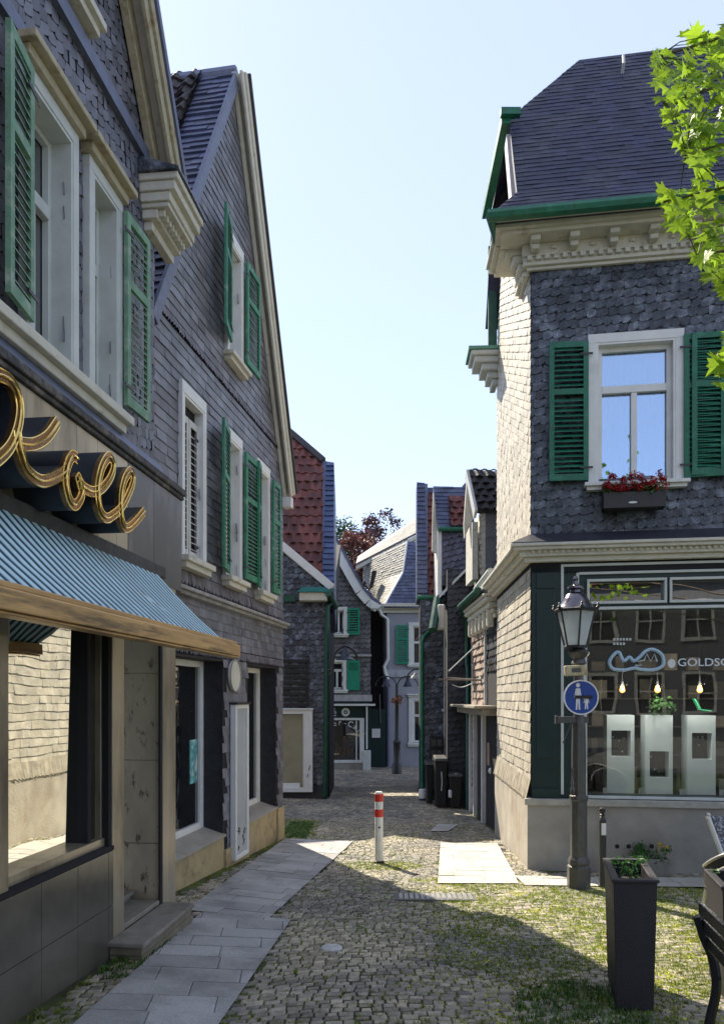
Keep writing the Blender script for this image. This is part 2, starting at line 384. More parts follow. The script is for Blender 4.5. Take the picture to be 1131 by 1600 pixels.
def flagged(poly, name, dirv, rw, ln, m, h=.012, gap=.006):
    """flags laid in running bond across the strip"""
    d = V(dirv).normalized(); n = V((-d.y, d.x)); c = V((sum(p[0] for p in poly)/len(poly), sum(p[1] for p in poly)/len(poly)))
    mb = MB(); v = -6.; k = 0
    while v < 6:
        u = -4-random.uniform(0, ln)
        while u < 4:
            l = ln*random.uniform(.7, 1.25); q = c+n*u+d*v
            cs = [c+n*(u+gap/2)+d*(v+gap/2), c+n*(u+l-gap/2)+d*(v+gap/2), c+n*(u+l-gap/2)+d*(v+rw-gap/2), c+n*(u+gap/2)+d*(v+rw-gap/2)]
            t = random.uniform(-.0025, .0025); tt = random.uniform(-.003, .003)
            mb.hexa([(p.x, p.y, gz(p.x, p.y)-.03) for p in cs], [(p.x, p.y, gz(p.x, p.y)+h+t+(tt if i < 2 else -tt)) for i, p in enumerate(cs)])
            u += l
        v += rw; k += 1
    mb.clip_to(F((0, 0, 0), (1, 0, 0), (0, 1, 0)), poly)
    o = mb.build(name, m); o['kind'] = 'structure'
FLAG = M('granite flags', (.4, .395, .385), .6, .16, 60, .3, 120, .16, (.2, .195, .18), 2.2, (.45, .72))
FLAGW = M('pale granite flags', (.5, .48, .43), .6, .1, 60, .25, 120, .08, (.42, .4, .35), 2.5)
flagged(SLABS_NEAR, 'paving_slabs', (-.10, 1), .27, .5, FLAG)
flagged(SLABS_FAR, 'paving_slabs', (.16, 1), .27, .5, FLAG)
flagged(SLABS_R, 'paving_slabs', (.02, 1), .3, .42, FLAGW)
flagged(SLABS_F, 'paving_slabs', (.16, 1), .6, .6, FLAGW)
flagged(PATCH, 'paving_slabs', (0, 1), 1.2, 3, FLAGW)
def on_ground(mb, c, prof, seg=24): return mb
# manhole cover with cast pattern
mc = V((sum(p[0] for p in MANHOLE)/4, sum(p[1] for p in MANHOLE)/4)); mz = gz(mc.x, mc.y)
th = thing('manhole_cover', 'rectangular cast iron cover with raised dashes set in the cobbles, half in shade', 'manhole cover', (mc.x, mc.y, mz))
Gm = F((mc.x, mc.y, mz+.006), (1, -.03, 0), (.03, 1, -.04))
MB().prism(Gm, [(-.42, -.17), (.42, -.17), (.4, .17), (-.42, .17)], -.02, .004).build('frame', M('cover iron', (.12, .115, .11), .5, .2, 20, .2, 60), th)
q = MB()
for i in range(14):
    for j in range(5): q.box(Gm, -.37+i*.055, -.335+i*.055, -.13+j*.055, -.11+j*.055, .005, .013)
q.build('tread', M('cover iron worn', (.62, .6, .56), .4, .2, 20, .2, 60), th)
q = MB(); q.lathe((ROUND.x, ROUND.y, gz(ROUND.x, ROUND.y)-.01), [(.085, 0), (.085, .016), (.075, .02), (.001, .02)], 20)
solo(q, 'valve_cover', M('cover pale', (.5, .5, .48), .5, .2, 20, .2), 'small round pale valve cover among the shaded cobbles', 'valve cover')
# grass in the joints
def grass(name, m, n, area, dens, h0, h1):
    mb = MB(); c = 0; tries = 0
    while c < n and tries < n*30:
        tries += 1; x = random.uniform(area[0], area[1]); y = random.uniform(area[2], area[3])
        if random.random() > dens(x, y): continue
        if any(inpoly(x, y, P) for P in NOSTONE[:4]) and random.random() > .01: continue
        if (y > 9.1 and x > 2.06) or (x < -2.34+.1116*y and y < 6.9) or (7 < y < 12 and x < -3.08+.165*y): continue
        z = gz(x, y)-.01
        for _ in range(5):
            a = random.uniform(0, 6.28); h = random.uniform(h0, h1); l = random.uniform(.2, 1.1)*h; wv = random.uniform(.0022, .005)*(2 if h1 < .02 else 1); bx = x+random.uniform(-.02, .02); by = y+random.uniform(-.015, .015)
            p = V((bx, by, z)); s = V((-math.sin(a), math.cos(a), 0))*wv; t = V((math.cos(a)*l, math.sin(a)*l, h)); mid = V((math.cos(a)*l*.35, math.sin(a)*l*.35, h*.6))
            mb.add([p-s, p+s, p+mid+s*.8, p+mid-s*.8, p+t], [(0, 1, 2, 3), (3, 2, 4)])
        c += 1
    o = mb.build(name, m); o['kind'] = 'stuff'; o['label'] = 'low grass and moss growing in the cobble joints'; o['category'] = 'grass'
def nz(x, y, s=1.3):
    return .5+.25*(math.sin(x*s*3.1+1.3*math.sin(y*s*2.3))+math.sin(y*s*3.7+1.7*math.sin(x*s*1.9+2)))
def dens1(x, y):
    d = .16*nz(x, y)
    if y < 6.2 and x > .5: d += 1.6*max(0, min(1, (x-.5)/.8))*nz(x, y, 1.7)**1.5
    if 5.5 < y < 8.9 and x > .5: d += 1.3*nz(x, y, 2.2)*min(1, (x-.4)/.6)
    if y < 4.6: d += .3*nz(x, y, 2)
    if x < -1.1 and 4.2 < y < 6.3: d += .5*(nz(x, y, 3) > .55)
    if (x-.22)**2*2+(y-9.75)**2*6 < .6: d += .8
    if x < -.75 and 10.5 < y < 14: d += .9*nz(x, y, 2)
    return d
GRASS = M('grass', (.2, .26, .03), .6, .3, 10, 0, island=.3, trans=.35)
grass('grass', GRASS, 27000, (-2.2, 4.6, 3.6, 14), dens1, .008, .032)
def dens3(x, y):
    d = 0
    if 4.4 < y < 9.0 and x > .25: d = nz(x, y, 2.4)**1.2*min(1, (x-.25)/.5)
    shade_x = 1.4+(7.2-y)*.52 if y > 7.2 else 1.4+(7.2-y)*.27
    d *= .22 if x < shade_x else 1.2  # thinned behind the traced shadow edge, so the moss carries painted sunlight
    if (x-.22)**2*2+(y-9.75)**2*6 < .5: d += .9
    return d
grass('moss', M('sunlit yellow moss', (.58, .6, .1), .8, .3, 10, 0, island=.35, trans=.25), 48000, (.2, 4.6, 4.4, 10), dens3, .004, .014)  # moss made extra yellow and dense to brighten the sunlit ground
sq = MB(); sq.hexa([(-6, -30, -.05), (14, -30, -.05), (14, 2.25, -.05), (-6, 2.25, -.05)], [(-6, -30, .004), (14, -30, .004), (14, 0, .004), (-6, 0, .004)] if False else [(-6, -30, .004), (14, -30, .004), (14, .0, .004), (-6, .0, .004)])
sq.v[2] = (14, 0, -.05); sq.v[3] = (-6, 0, -.05)
so_ = sq.build('square_paving', M('square paving', (.2, .19, .17), .8, .3, 3, .3, 40)); so_['kind'] = 'structure'
def dens2(x, y): # lusher strip by the door step and the planter
    d = 0
    if -1.85 < x < -1.2 and 5.0 < y < 6.6: d = 1 if abs(x-(-1.53+.1*(y-5.8))) < .16 else 0
    if (x-1.35)**2+(y-4.7)**2*.5 < .16: d = .9
    if x > 2.0 and 8.3 < y < 9.3: d = .1
    if -1.25 < x < -.85 and 11.7 < y < 13.6: d = 1
    return d
grass('grass', M('weeds', (.07, .15, .025), .6, .3, 10, 0, island=.35, trans=.3), 1500, (-2, 3, 4, 14), dens2, .02, .06)
# ================================================================ HOUSE 1 (left, near, with the shop)
def offs(f, w): return F(f.pt(0, 0, w), f.U, f.V)
H1 = thing('slate_house', 'tall slate gabled house with green louvred shutters above a shop with script lettering', 'house', (-2.3, 5, gz(-2.3, 5)), 'slate houses lining the lane')
wy = W1.uy; sy = S1.uy
uA0, uA1 = W1.u(52, .06), W1.u(118, .06); uB0, uB1 = W1.u(148, .06), W1.u(186, .06)
rak = 1.45; pk = wy(3.4); eu = wy(6.95); ez = 6.47; pz = ez+rak*(eu-pk)
H1P = [(2*pk-eu, 3.3), (eu, 3.3), (eu, ez), (pk, pz), (2*pk-eu, ez)]
zs1, zt1 = 4.05, 5.62
hA = (uA0, uA1-.02, zs1, zt1); hB = (uB0, uB1, zs1, zt1); hZ = (uA0-1.9, uA0-1.2, zs1, zt1); hT = (wy(4.85), wy(5.58), 6.75, 8.1)
walled(W1, H1P, [hA, hB, hZ, hT], -.3, 0).build('wall', BACK, H1)
cv = cover(W1, H1P[0][0], eu, 3.3, pz, .085, .10, 'scale', .001, .005, .22, [hA, hB, hZ, hT]); cv.clip_to(W1, H1P); cv.build('slate_cladding', SLATE2, H1)
MB().prism(W1, [(p[0], p[1]) for p in H1P], -7, -.5).build('core', BACK, H1)
for h, rec in ((hA, .14), (hB, .14), (hZ, .14)):
    fr = window(W1, *h, H1, rec=rec, cas=.075, proud=.06, m=GREY_W, trans=.33, mull=1, top=.09, sill=0, hood=True, sillm=CREAMD, sash=.045)
    if h is hA: shutter(W1, h[0]-.07, -1, .36, zs1+.02, zt1+.02, 9, GREENL, fr, w=.075, pitch=.062)
    if h is hB: shutter(W1, h[1]+.06, 1, .42, zs1+.04, zt1+.02, 3, GREENL, fr, w=.075, pitch=.055)
    if h is hZ: shutter(W1, h[0]-.07, -1, .36, zs1+.02, zt1+.02, 3, GREENL, fr, w=.075, pitch=.062)
fr = window(W1, *hT, H1, rec=.15, cas=.07, proud=.05, m=GREY_W, sill=.12, sillm=CREAM)
q = MB(); q.box(W1, hZ[0]-.2, hB[1]+.12, 3.93, 4.0, 0, .14).box(W1, hZ[0]-.2, hB[1]+.08, 3.86, 3.93, 0, .09); q.build('sill_board', CREAM, H1, bevel=.008)
q = MB(); q.box(W1, H1P[0][0], eu-.03, 6.42, 6.54, 0, .05).prism(F(W1.pt(0, 0, 0), W1.U), [(H1P[0][0], 5.82), (wy(6.35), 5.82), (wy(6.35), 5.92), (H1P[0][0], 5.92)], 0, .045); q.build('flashing', LEAD, H1)
# sloping lead apron down to the shop fascia
q = MB(); a0, a1 = H1P[0][0], wy(6.97)
pf = [(.015, 3.86), (.05, 3.86), (.17, 3.62), (.02, 3.6), (.02, 3.6)]
q.hexa([W1.pt(a0, z, w_) for w_, z in (pf[0], pf[1], pf[2], pf[3])], [W1.pt(a1, z, w_) for w_, z in (pf[0], pf[1], pf[2], pf[3])]); q.build('lead_apron', LEAD, H1, recalc=True)
q = MB(); q.box(W1, a0, a1, 3.56, 3.618, .1, .3).box(W1, a0, a1, 3.525, 3.56, .2, .28); q.build('gutter', M('mossy gutter', (.05, .048, .05), .7, .4, 14, .5, 30, 0, (.16, .14, .12), 8), H1, bevel=.01)
# rake boards, roof
for sg in (1, -1):
    e = (eu, ez) if sg > 0 else (2*pk-eu, ez); p0 = (e[0]+sg*.12, e[1]-.12*rak); p1 = (pk, pz); a, b = (p1, p0) if sg > 0 else (p0, p1)
    q = MB(); q.strip(W1, a, b, .0, .05, 0, .19); q.build('soffit', CREAM, H1)
    q = MB(); q.strip(W1, a, b, -.13, .05, .19, .225).strip(W1, a, b, -.03, .06, .225, .25); q.strip(W1, a, b, -.15, -.005, 0.02, .09); q.build('bargeboard', CREAMD, H1, bevel=.006)
    q = MB(); q.strip(W1, a, b, .06, .13, -7, .27); q.build('roof', SLATEB, H1)
# cornice return block
cb = wy(6.6); ce = wy(7.3)
q = MB()
for u_, z0_, z1_, w_ in ((0, 6.2, 6.26, .35), (.02, 6.12, 6.2, .32), (.04, 6.04, 6.12, .27), (.06, 6.0, 6.04, .25), (.08, 5.92, 6.0, .14), (.12, 5.84, 5.92, .08)):
    q.box(W1, cb+u_, ce-u_*.4, z0_, z1_, 0, w_)
for i in range(8): q.box(W1, cb+.1+i*.07, cb+.135+i*.07, 5.94, 6.0, .14, .2)
q.build('cornice_return', CREAM, H1, bevel=.008)
q = MB(); q.prism(F(W1.pt(cb-.03, 0, 0), W1.N*-1), [(0, 6.07), (-.54, 6.07), (-.54, 6.09), (0, 6.24)], -(ce-cb+.05), 0) if False else q.hexa([W1.pt(cb-.03, 6.262, 0), W1.pt(cb-.03, 6.262, .37), W1.pt(cb-.03, 6.28, .37), W1.pt(cb-.03, 6.40, 0)], [W1.pt(ce+.03, 6.262, 0), W1.pt(ce+.03, 6.262, .37), W1.pt(ce+.03, 6.28, .37), W1.pt(ce+.03, 6.40, 0)]); q.build('cornice_flashing', SLATED, H1, recalc=True)
# ---- shop front
Z0 = -.9
TRAV = M('travertine', (.36, .3, .21), .35, .2, 5, .15, 40, 0, (.07, .05, .032), 14, (.58, .66), stretch=(1, 1, .45))
BRONZE = M('bronze panel', (.42, .37, .28), .3, .15, 2, .05, 20, 0, (.13, .115, .09), 1.2, metal=.5, stretch=(1, 1, .25))
STEEL = M('grey panel', (.1, .1, .105), .33, .22, 2.5, .06, 12, 0, (.2, .19, .18), 1.6, metal=.45, stretch=(1, 1, .4))
TILEB = M('polished dark granite', (.1, .092, .075), .16, .25, 3, .03, 60, 0, (.11, .1, .08), 1.2)
end = sy(6.92)
fas = MB(); us = [sy(1.2)]
while us[-1] < end-.3: us.append(us[-1]+.42)
u_s = S1.u(200)
for a, b in zip([sy(.5)+.3*i for i in range(40)], [sy(.5)+.3*(i+1) for i in range(40)]):
    if a < u_s: fas.box(S1, a+.002, min(b, u_s)-.002, 2.82, 3.52, -.05, 0)
fas.build('fascia_panel', BRONZE, H1, bevel=.003)
q = MB(); q.box(S1, u_s+.002, S1.u(240), 2.82, 3.52, -.05, .003).box(S1, S1.u(240)+.004, end, 2.70, 3.52, -.05, .003); q.build('fascia_panel', STEEL, H1, bevel=.003)
MB().box(S1, sy(.5), end-.01, 2.66, 3.5, -.25, -.052).build('fascia_backing', BACK, H1)
q = MB(); q.box(S1, sy(.5), S1.u(243), 2.72, 2.82, -.04, .09); q.build('awning_box', M('awning box', (.05, .047, .045), .6, .4, 9, .4, 30), H1, bevel=.01)
sw0, sw1 = sy(4.2), sy(5.50); szl = .69
PIER = BRONZE
for a, b, c in ((sy(.5), sy(2.6), szl), (sy(3.9), sw0, szl), (sw1, sy(5.70), Z0), (sy(6.47), sy(6.78), Z0)): MB().box(S1, a, b, c, 2.7, -.3, 0).build('pier', PIER, H1, bevel=.004)
q = MB()
for a, b in [(sy(.5)+.45*i, sy(.5)+.45*(i+1)) for i in range(20)]:
    b2 = min(b, sw1+.001)
    if a < sw1:
        for c, d in ((-.15, .26), (.264, szl-.035)): q.box(S1, a+.002, b2-.002, c if c > 0 else Z0, d, -.28, .008)
q.build('plinth', TILEB, H1, bevel=.002)
q = MB(); q.box(S1, sy(.5), sw1, szl-.03, szl, -.3, .014); q.build('window_ledge', BACK, H1, bevel=.002)
fr = MB().box(S1, sw0, sw0+.03, szl+.001, 2.4, -.3, -.02).box(S1, sw0+.03, sw1-.04, szl+.001, szl+.06, -.16, -.04).box(S1, sw0+.03, sw1-.04, 2.33, 2.4, -.16, -.04).box(S1, S1.u(157, -.06), S1.u(157, -.06)+.03, szl+.06, 2.33, -.12, -.06).build('window', BRONZE, H1, bevel=.003)
MB().box(S1, sw1-.04, sw1-.002, szl+.001, 2.4, -.3, -.012).box(S1, S1.u(137, -.06), S1.u(137, -.06)+.05, szl+.06, 2.33, -.17, -.06).build('jamb', BACK, fr)
ga, gb = sw0+.03, S1.u(137, -.06); MB().hexa([S1.pt(ga, szl+.06, -.15), S1.pt(gb, szl+.06, -.15), S1.pt(gb, szl+.06, -.14), S1.pt(ga, szl+.06, -.14)], [S1.pt(ga, 2.33, -.128), S1.pt(gb, 2.33, -.128), S1.pt(gb, 2.33, -.118), S1.pt(ga, 2.33, -.118)]).build('pane', PANEM, fr)
MB().box(S1, S1.u(137, -.06)+.05, sw1-.04, szl+.06, 2.33, -.11, -.1).build('pane', glass('dim pane', .1, (.008, .008, .008)), fr)
fr = MB().box(S1, sy(2.6), sy(3.9), szl+.001, szl+.06, -.16, -.04).box(S1, sy(2.6), sy(3.9), 2.33, 2.4, -.16, -.04).build('window', BRONZE, H1)
MB().box(S1, sy(2.6), sy(3.9), szl+.06, 2.33, -.11, -.1).build('pane', PANEM, fr)
# door recess: travertine reveal facing the viewer
rv = sy(6.44); q = MB()
for a, b in ((Z0, .52), (.524, 1.22), (1.224, 1.95), (1.954, 2.7)): q.box(S1, rv, rv+.06, a, b, -1.3, -.012)
q.build('door_reveal', TRAV, H1, bevel=.003)
q = MB(); q.box(S1, rv-.035, rv+.02, Z0, 2.7, -.012, .004); q.build('reveal_edge', BACK, H1)
q = MB(); q.box(S1, sy(5.55), rv, Z0, 2.7, -1.36, -1.3); q.build('door', glass('door pane', .25), H1)
q = MB(); q.box(S1, sy(5.5)+.2, rv, 2.55, 2.7, -1.3, -.02); q.build('ceiling', CREAMD, H1)
STONE = M('worn step stone', (.24, .225, .19), .55, .2, 8, .2, 60, 0, (.15, .14, .11), 3)
ds = thing('door_step', 'worn grey stone doorstep in front of the dark polished shop plinth', 'step', (-1.5, 5.9, -.2))
q = MB(); q.box(S1, sw1-.09, rv+.06, -.015, .02, .0, .27).box(S1, sw1+.2, rv-.04, .02, .06, -1.3, -.0); q.build('tread', STONE, ds, bevel=.008)
q = MB(); q.box(S1, sw1-.07, rv+.04, -.075, -.02, .012, .25).box(S1, sw1-.07, rv+.04, -.35, -.08, .012, .25); q.build('riser', M('step riser', (.2, .18, .13), .6, .25, 7, .3, 50), ds, bevel=.004)
q = MB(); q.box(S1, sw1+.22, rv-.04, .062, .1, -.9, -.25).box(S1, sw1+.22, rv-.04, .1, .135, -.9, -.22); q.build('upper_step', STONE, ds, bevel=.006)
# ---- awning
aw = thing('awning', 'pleated blue and white striped awning with a brass coloured front bar over the shop window', 'awning', (-1.6, 4, 2.1))
ua0, ua1 = sy(1.2), sy(6.13); wz, bz = 2.74, 2.16; q = MB(); n = int((ua1-ua0)/.095)
AWB = M('awning blue', (.006, .05, .08), .75, .12, 6, .1, 90); AWW = M('awning white', (.5, .68, .74), .75, .1, 6, .1, 90)
qa, qb = MB(), MB()
for i in range(n):
    a = ua0+(ua1-ua0)*i/n; b = ua0+(ua1-ua0)*(i+1)/n; m_ = a+(b-a)*.5
    for (x0, x1, Q, h) in ((a, m_, qa, .0), (m_, b, qb, .005)):
        for t0, t1 in ((0, .3), (.3, .6), (.6, 1)):
            cvt = lambda x, t: S1.pt(x, wz+(bz-wz)*t-.09*t*(1-t)*(1+.25*math.sin(x*2.1)), .07+.59*t)
            P = [cvt(x0, t0), cvt(x1, t0), cvt(x1, t1), cvt(x0, t1)]; up = V((0, 0, .004+h)); Q.hexa(P, [p+up for p in P])
qa.build('blue_stripes', AWB, aw); qb.build('white_stripes', AWW, aw)
GOLDB = M('brass front bar', (.62, .4, .18), .42, .25, 4, .08, 60, 0, (.2, .14, .08), 3.5, metal=.55, stretch=(1, .3, 4))
q = MB(); q.box(S1, ua0, ua1+.02, bz-.085, bz+.0, .64, .76).box(S1, ua0, ua1+.02, bz-.1, bz-.087, .66, .75).box(S1, ua0, ua1+.02, bz+.002, bz+.03, .67, .74); q.build('front_bar', GOLDB, aw, bevel=.012)
q = MB()
for u_ in (ua1-.5, ua1-2.9): q.tube([S1.pt(u_, wz-.1, .05), S1.pt(u_-.5, wz-.3, .35), S1.pt(u_, bz-.02, .64)], .018, 6)
q.build('folding_arm', GREY_W, aw)
# ---- script letters
lt = thing('script_sign', 'gold edged neon style script letters with deep navy sides on the shop fascia', 'sign', S1.pt(sy(4.5), 2.9, .1), None)
LF = offs(S1, .30)
def lp(pts): return [LF.hit(a, b) for a, b in pts]
c8 = lambda *p: [(x*.2653, 560+y*.2653) for x, y in p]
strokes = [
 c8((-330, 520), (-250, 640), (-90, 640), (60, 520), (118, 330), (90, 170), (0, 95), (-120, 110), (-260, 230), (-340, 420)),
 c8((104, 430), (110, 490), (125, 560), (165, 660), (245, 722), (330, 700), (400, 652)),
 c8((110, 500), (200, 505), (280, 460), (342, 372)),
 c8((455, 590), (425, 575), (395, 640), (388, 730), (410, 830), (445, 862), (482, 800), (470, 740), (460, 700), (490, 755), (545, 785), (600, 765), (650, 700), (668, 630), (645, 580), (610, 620), (585, 700), (576, 790), (590, 890), (625, 940), (670, 920), (720, 870), (765, 780), (785, 710), (770, 665), (740, 700), (718, 780), (712, 870), (720, 955), (745, 1000), (795, 965), (850, 900)),
]
GOLD = M('gold tube', (.85, .62, .2), .16, .15, 20, .05, 60, metal=.95); NAVY = M('navy letter side', (.018, .024, .034), .5, .25, 10, .1, 60); COPPER = M('copper rim', (.32, .17, .08), .25, .2, 12, .1, 60, metal=.8)
for k, s_ in enumerate(strokes):
    P = [V((a, b)) for a, b in lp(s_)]; P = smooth_path([V((p.x, p.y, 0)) for p in P], 6); P = [V((p.x, p.y)) for p in P]
    body = MB(); rim = MB(); tb = []; tb2 = []; hw = .03
    def off(i, d):
        a = P[max(0, i-1)]; b = P[min(len(P)-1, i+1)]; t = (b-a).normalized(); return P[i]+V((-t.y, t.x))*d
    for i in range(len(P)-1):
        a0, a1, b0, b1 = off(i, -hw), off(i, hw), off(i+1, hw), off(i+1, -hw)
        ql = [a0, b1, b0, a1]
        body.hexa([LF.pt(p.x, p.y, -.295) for p in ql], [LF.pt(p.x, p.y, -.03) for p in ql])
        rim.hexa([LF.pt(p.x, p.y, -.03) for p in ql], [LF.pt(p.x, p.y, -.0) for p in ql])
    b_ = body.build('letter', NAVY, lt, recalc=False); rim.build('rim', COPPER, b_)
    g = MB(); g.tube([LF.pt(*off(i, 0), .006) for i in range(len(P))], .0065, 8)
    g.tube([LF.pt(*off(i, -hw), .0) for i in range(len(P))], .0045, 5); g.tube([LF.pt(*off(i, hw), .0) for i in range(len(P))], .0045, 5)
    g.build('tube', GOLD, b_, smooth=True)
# ================================================================ HOUSE 2 (left, slate gable)
H2 = thing('slate_house', 'slate gabled house with bleached green shutters and tall shop windows, beside the awning', 'house', (-1.6, 9.3, gz(-1.6, 9.3)), 'slate houses lining the lane')
wy = W2.uy; e0, e1, pk = wy(7.06), wy(11.6), wy(9.35); pz = 9.2
H2P = [(e0, -1), (e1, -1), (e1, 4.95), (pk, pz), (e0, 5.25)]
zt, zb = 4.83, 3.2
holes = [(W2.u(359, .05), W2.u(379, .05), 5.85, 7.2), (W2.u(289, .05), W2.u(320, .05), zb, zt), (W2.u(356, .05), W2.u(377, .05), zb, zt), (W2.u(405, .05), W2.u(421, .05), zb, zt)]
shops = [(wy(7.52), W2.u(350), -1, 2.19), (W2.u(386), W2.u(432), -1, 2.19)]
walled(W2, H2P, holes+shops, -.42, 0).build('wall', BACK, H2)
SL2 = M('slate lavender', (.165, .168, .2), .45, .28, 6, .3, 35, .34, (.13, .12, .13), 1.5)
for z0_, z1_, ch, cw, hh in ((-1, 2.2, .1, .17, None), (2.32, 2.83, .1, .17, None), (3.06, 5.4, .103, .2, None), (5.52, 9.3, .103, .2, None)):
    c_ = cover(W2, e0, e1, z0_, z1_, ch, cw, 'rect', .001, .009, 0, [(a-.02, b+.02, c, d) for a, b, c, d in holes+shops]); c_.clip_to(W2, [(p[0], max(z0_, min(z1_, p[1]))) if False else p for p in H2P]); c_.clip_to(W2, [(e0-1, z0_), (e1+1, z0_), (e1+1, z1_), (e0-1, z1_)]); c_.build('slate_cladding', SL2, H2)
for z0_, z1_ in ((2.2, 2.31), (2.9, 3.055), (5.405, 5.515)):
    c_ = cover(W2, e0, e1, z0_, z1_, z1_-z0_, .05, 'rect', .003, .02, 0, [(a-.02, b+.02, c, d) for a, b, c, d in holes], skew=.3); c_.clip_to(W2, [(e0, z0_-.03), (e1, z0_-.03), (e1, z1_), (e0, z1_)]); c_.build('slate_band', SLATE, H2)
MB().box(W2, e0, e1-.05, -1, 4.9, -6, -.6).build('core', BACK, H2)
MB().prism(W2, [(e0+.1, 4.8), (e1-.05, 4.8), (pk, pz-.15)], -6, -.45).build('core', BACK, H2)
MB().box(W2, e1-.05, e1-.001, -1, 4.9, -6, -.42).build('side_wall', SLATE, H2)
q = MB(); q.box(W2, e0+.02, e1+.06, 2.83, 2.87, 0, .11).box(W2, e0+.02, e1+.04, 2.79, 2.83, 0, .07); q.build('string_course', M('string course', (.3, .29, .28), .6, .25, 8, .3), H2, bevel=.008)
# windows
fr = window(W2, *holes[0], H2, rec=.16, cas=.06, proud=.05, m=WHITE, trans=.33, sill=.1, sillm=CREAM, top=.12)
shutter(W2, holes[0][0]-.05, -1, .46, 5.93, 7.3, 11, GREENM, fr, w=.07, pitch=.05); shutter(W2, holes[0][1]+.05, 1, .5, 5.93, 7.22, 2, GREENM, fr, w=.07, pitch=.05)
fr = window(W2, *holes[1], H2, rec=.16, cas=.06, proud=.05, m=WHITE, trans=.33, sill=.12, sillm=CREAM, top=.12)
hm = (holes[1][0]+holes[1][1])/2
MB().box(W2, holes[1][0]+.03, holes[1][1]-.03, zb+.01, zt-.03, -.065, -.055).build('gap_shade_board', BACK, fr)  # black board added as the shade between the slats
WLV = M('white shutter paint', (.6, .6, .57), .55, .1, 8, .15, 60)
shutter(W2, holes[1][0]+.01, 1, hm-holes[1][0]-.02, zb+.01, zt-.16, 0, WLV, fr, w=-.03, pitch=.07, lh=.006, th=.012, mid=False); shutter(W2, holes[1][1]-.01, -1, hm-holes[1][0]-.02, zb+.01, zt-.16, 0, WLV, fr, w=-.03, pitch=.07, lh=.006, th=.012, mid=False)
fr = window(W2, *holes[2], H2, rec=.16, cas=.06, proud=.05, m=WHITE, trans=.33, sill=.12, sillm=CREAM, top=.12)
shutter(W2, holes[2][0]-.05, -1, .46, zb+.0, zt+.03, 11, GREENM, fr, w=.07); shutter(W2, holes[2][1]+.05, 1, .5, zb+.03, zt-.02, 2, GREENM, fr, w=.07)
fr = window(W2, *holes[3], H2, rec=.16, cas=.05, proud=.05, m=WHITE, trans=.33, sill=.12, sillm=CREAM, top=.12, mull=0)
shutter(W2, holes[3][0]-.05, -1, .24, zb+.0, zt, 10, GREENM, fr, w=.07); shutter(W2, holes[3][1]+.05, 1, .34, zb+.03, zt-.02, 2, GREENM, fr, w=.07)
# rake and roof
for sg in (1, -1):
    p0 = (e1+.08, 4.95-.13) if sg > 0 else (e0-.0, 5.17); p1 = (pk, pz+(.15 if sg > 0 else 0)); a, b = (p1, p0) if sg > 0 else (p0, p1)
    if sg > 0:
        MB().strip(W2, a, b, .02, .06, -.02, .13).build('soffit', CREAM, H2); q = MB(); q.strip(W2, a, b, -.12, .06, .12, .15).strip(W2, a, b, -.02, .07, .15, .17).strip(W2, a, b, -.1, .01, .012, .06); q.build('bargeboard', CREAM, H2, bevel=.005)
        MB().strip(W2, a, b, .07, .12, -6, .2).build('roof', TILED, H2)
        MB().box(W2, e1-.02, e1+.12, 4.62, 4.78, .0, .14).build('eave_end', WHITE, H2, bevel=.01)
    else:
        MB().strip(W2, a, b, .02, .1, -6, .045).build('roof', BACK, H2)
        MB().strip(W2, a, b, .0, .135, .046, .085).build('verge_flashing', LEAD, H2, bevel=.008)
        d = (V(p1)-V(p0)).normalized(); L_ = (V(p1)-V(p0)).length+.1
        vv = W2.U*d.x+W2.V*d.y; nn = V((-d.y, d.x)); oo = W2.pt(p0[0]+nn.x*.1, p0[1]+nn.y*.1, 0); RN = F(oo, W2.N, vv)
        c_ = cover(RN, -.36, .045, -.15, L_, .125, .26, 'rect', .004, .02, 0, jit=.25, skew=.05); c_.build('slate_verge', SLATEB, H2)
        c_ = cover(RN, -4, -.38, -.15, L_, .2, .22, 'pan', .004, .03, 0); c_.build('roof_tiles', TILED, H2)
        MB().box(RN, -4, .04, -.25, -.1, -.12, -.0).build('gutter', GREEND, H2, bevel=.02)
q = MB(); q.tube([W2.pt(pk, pz+.14, .05), W2.pt(pk, pz+.14, -6)], .09, 8); q.build('ridge', LEAD, H2, smooth=True)
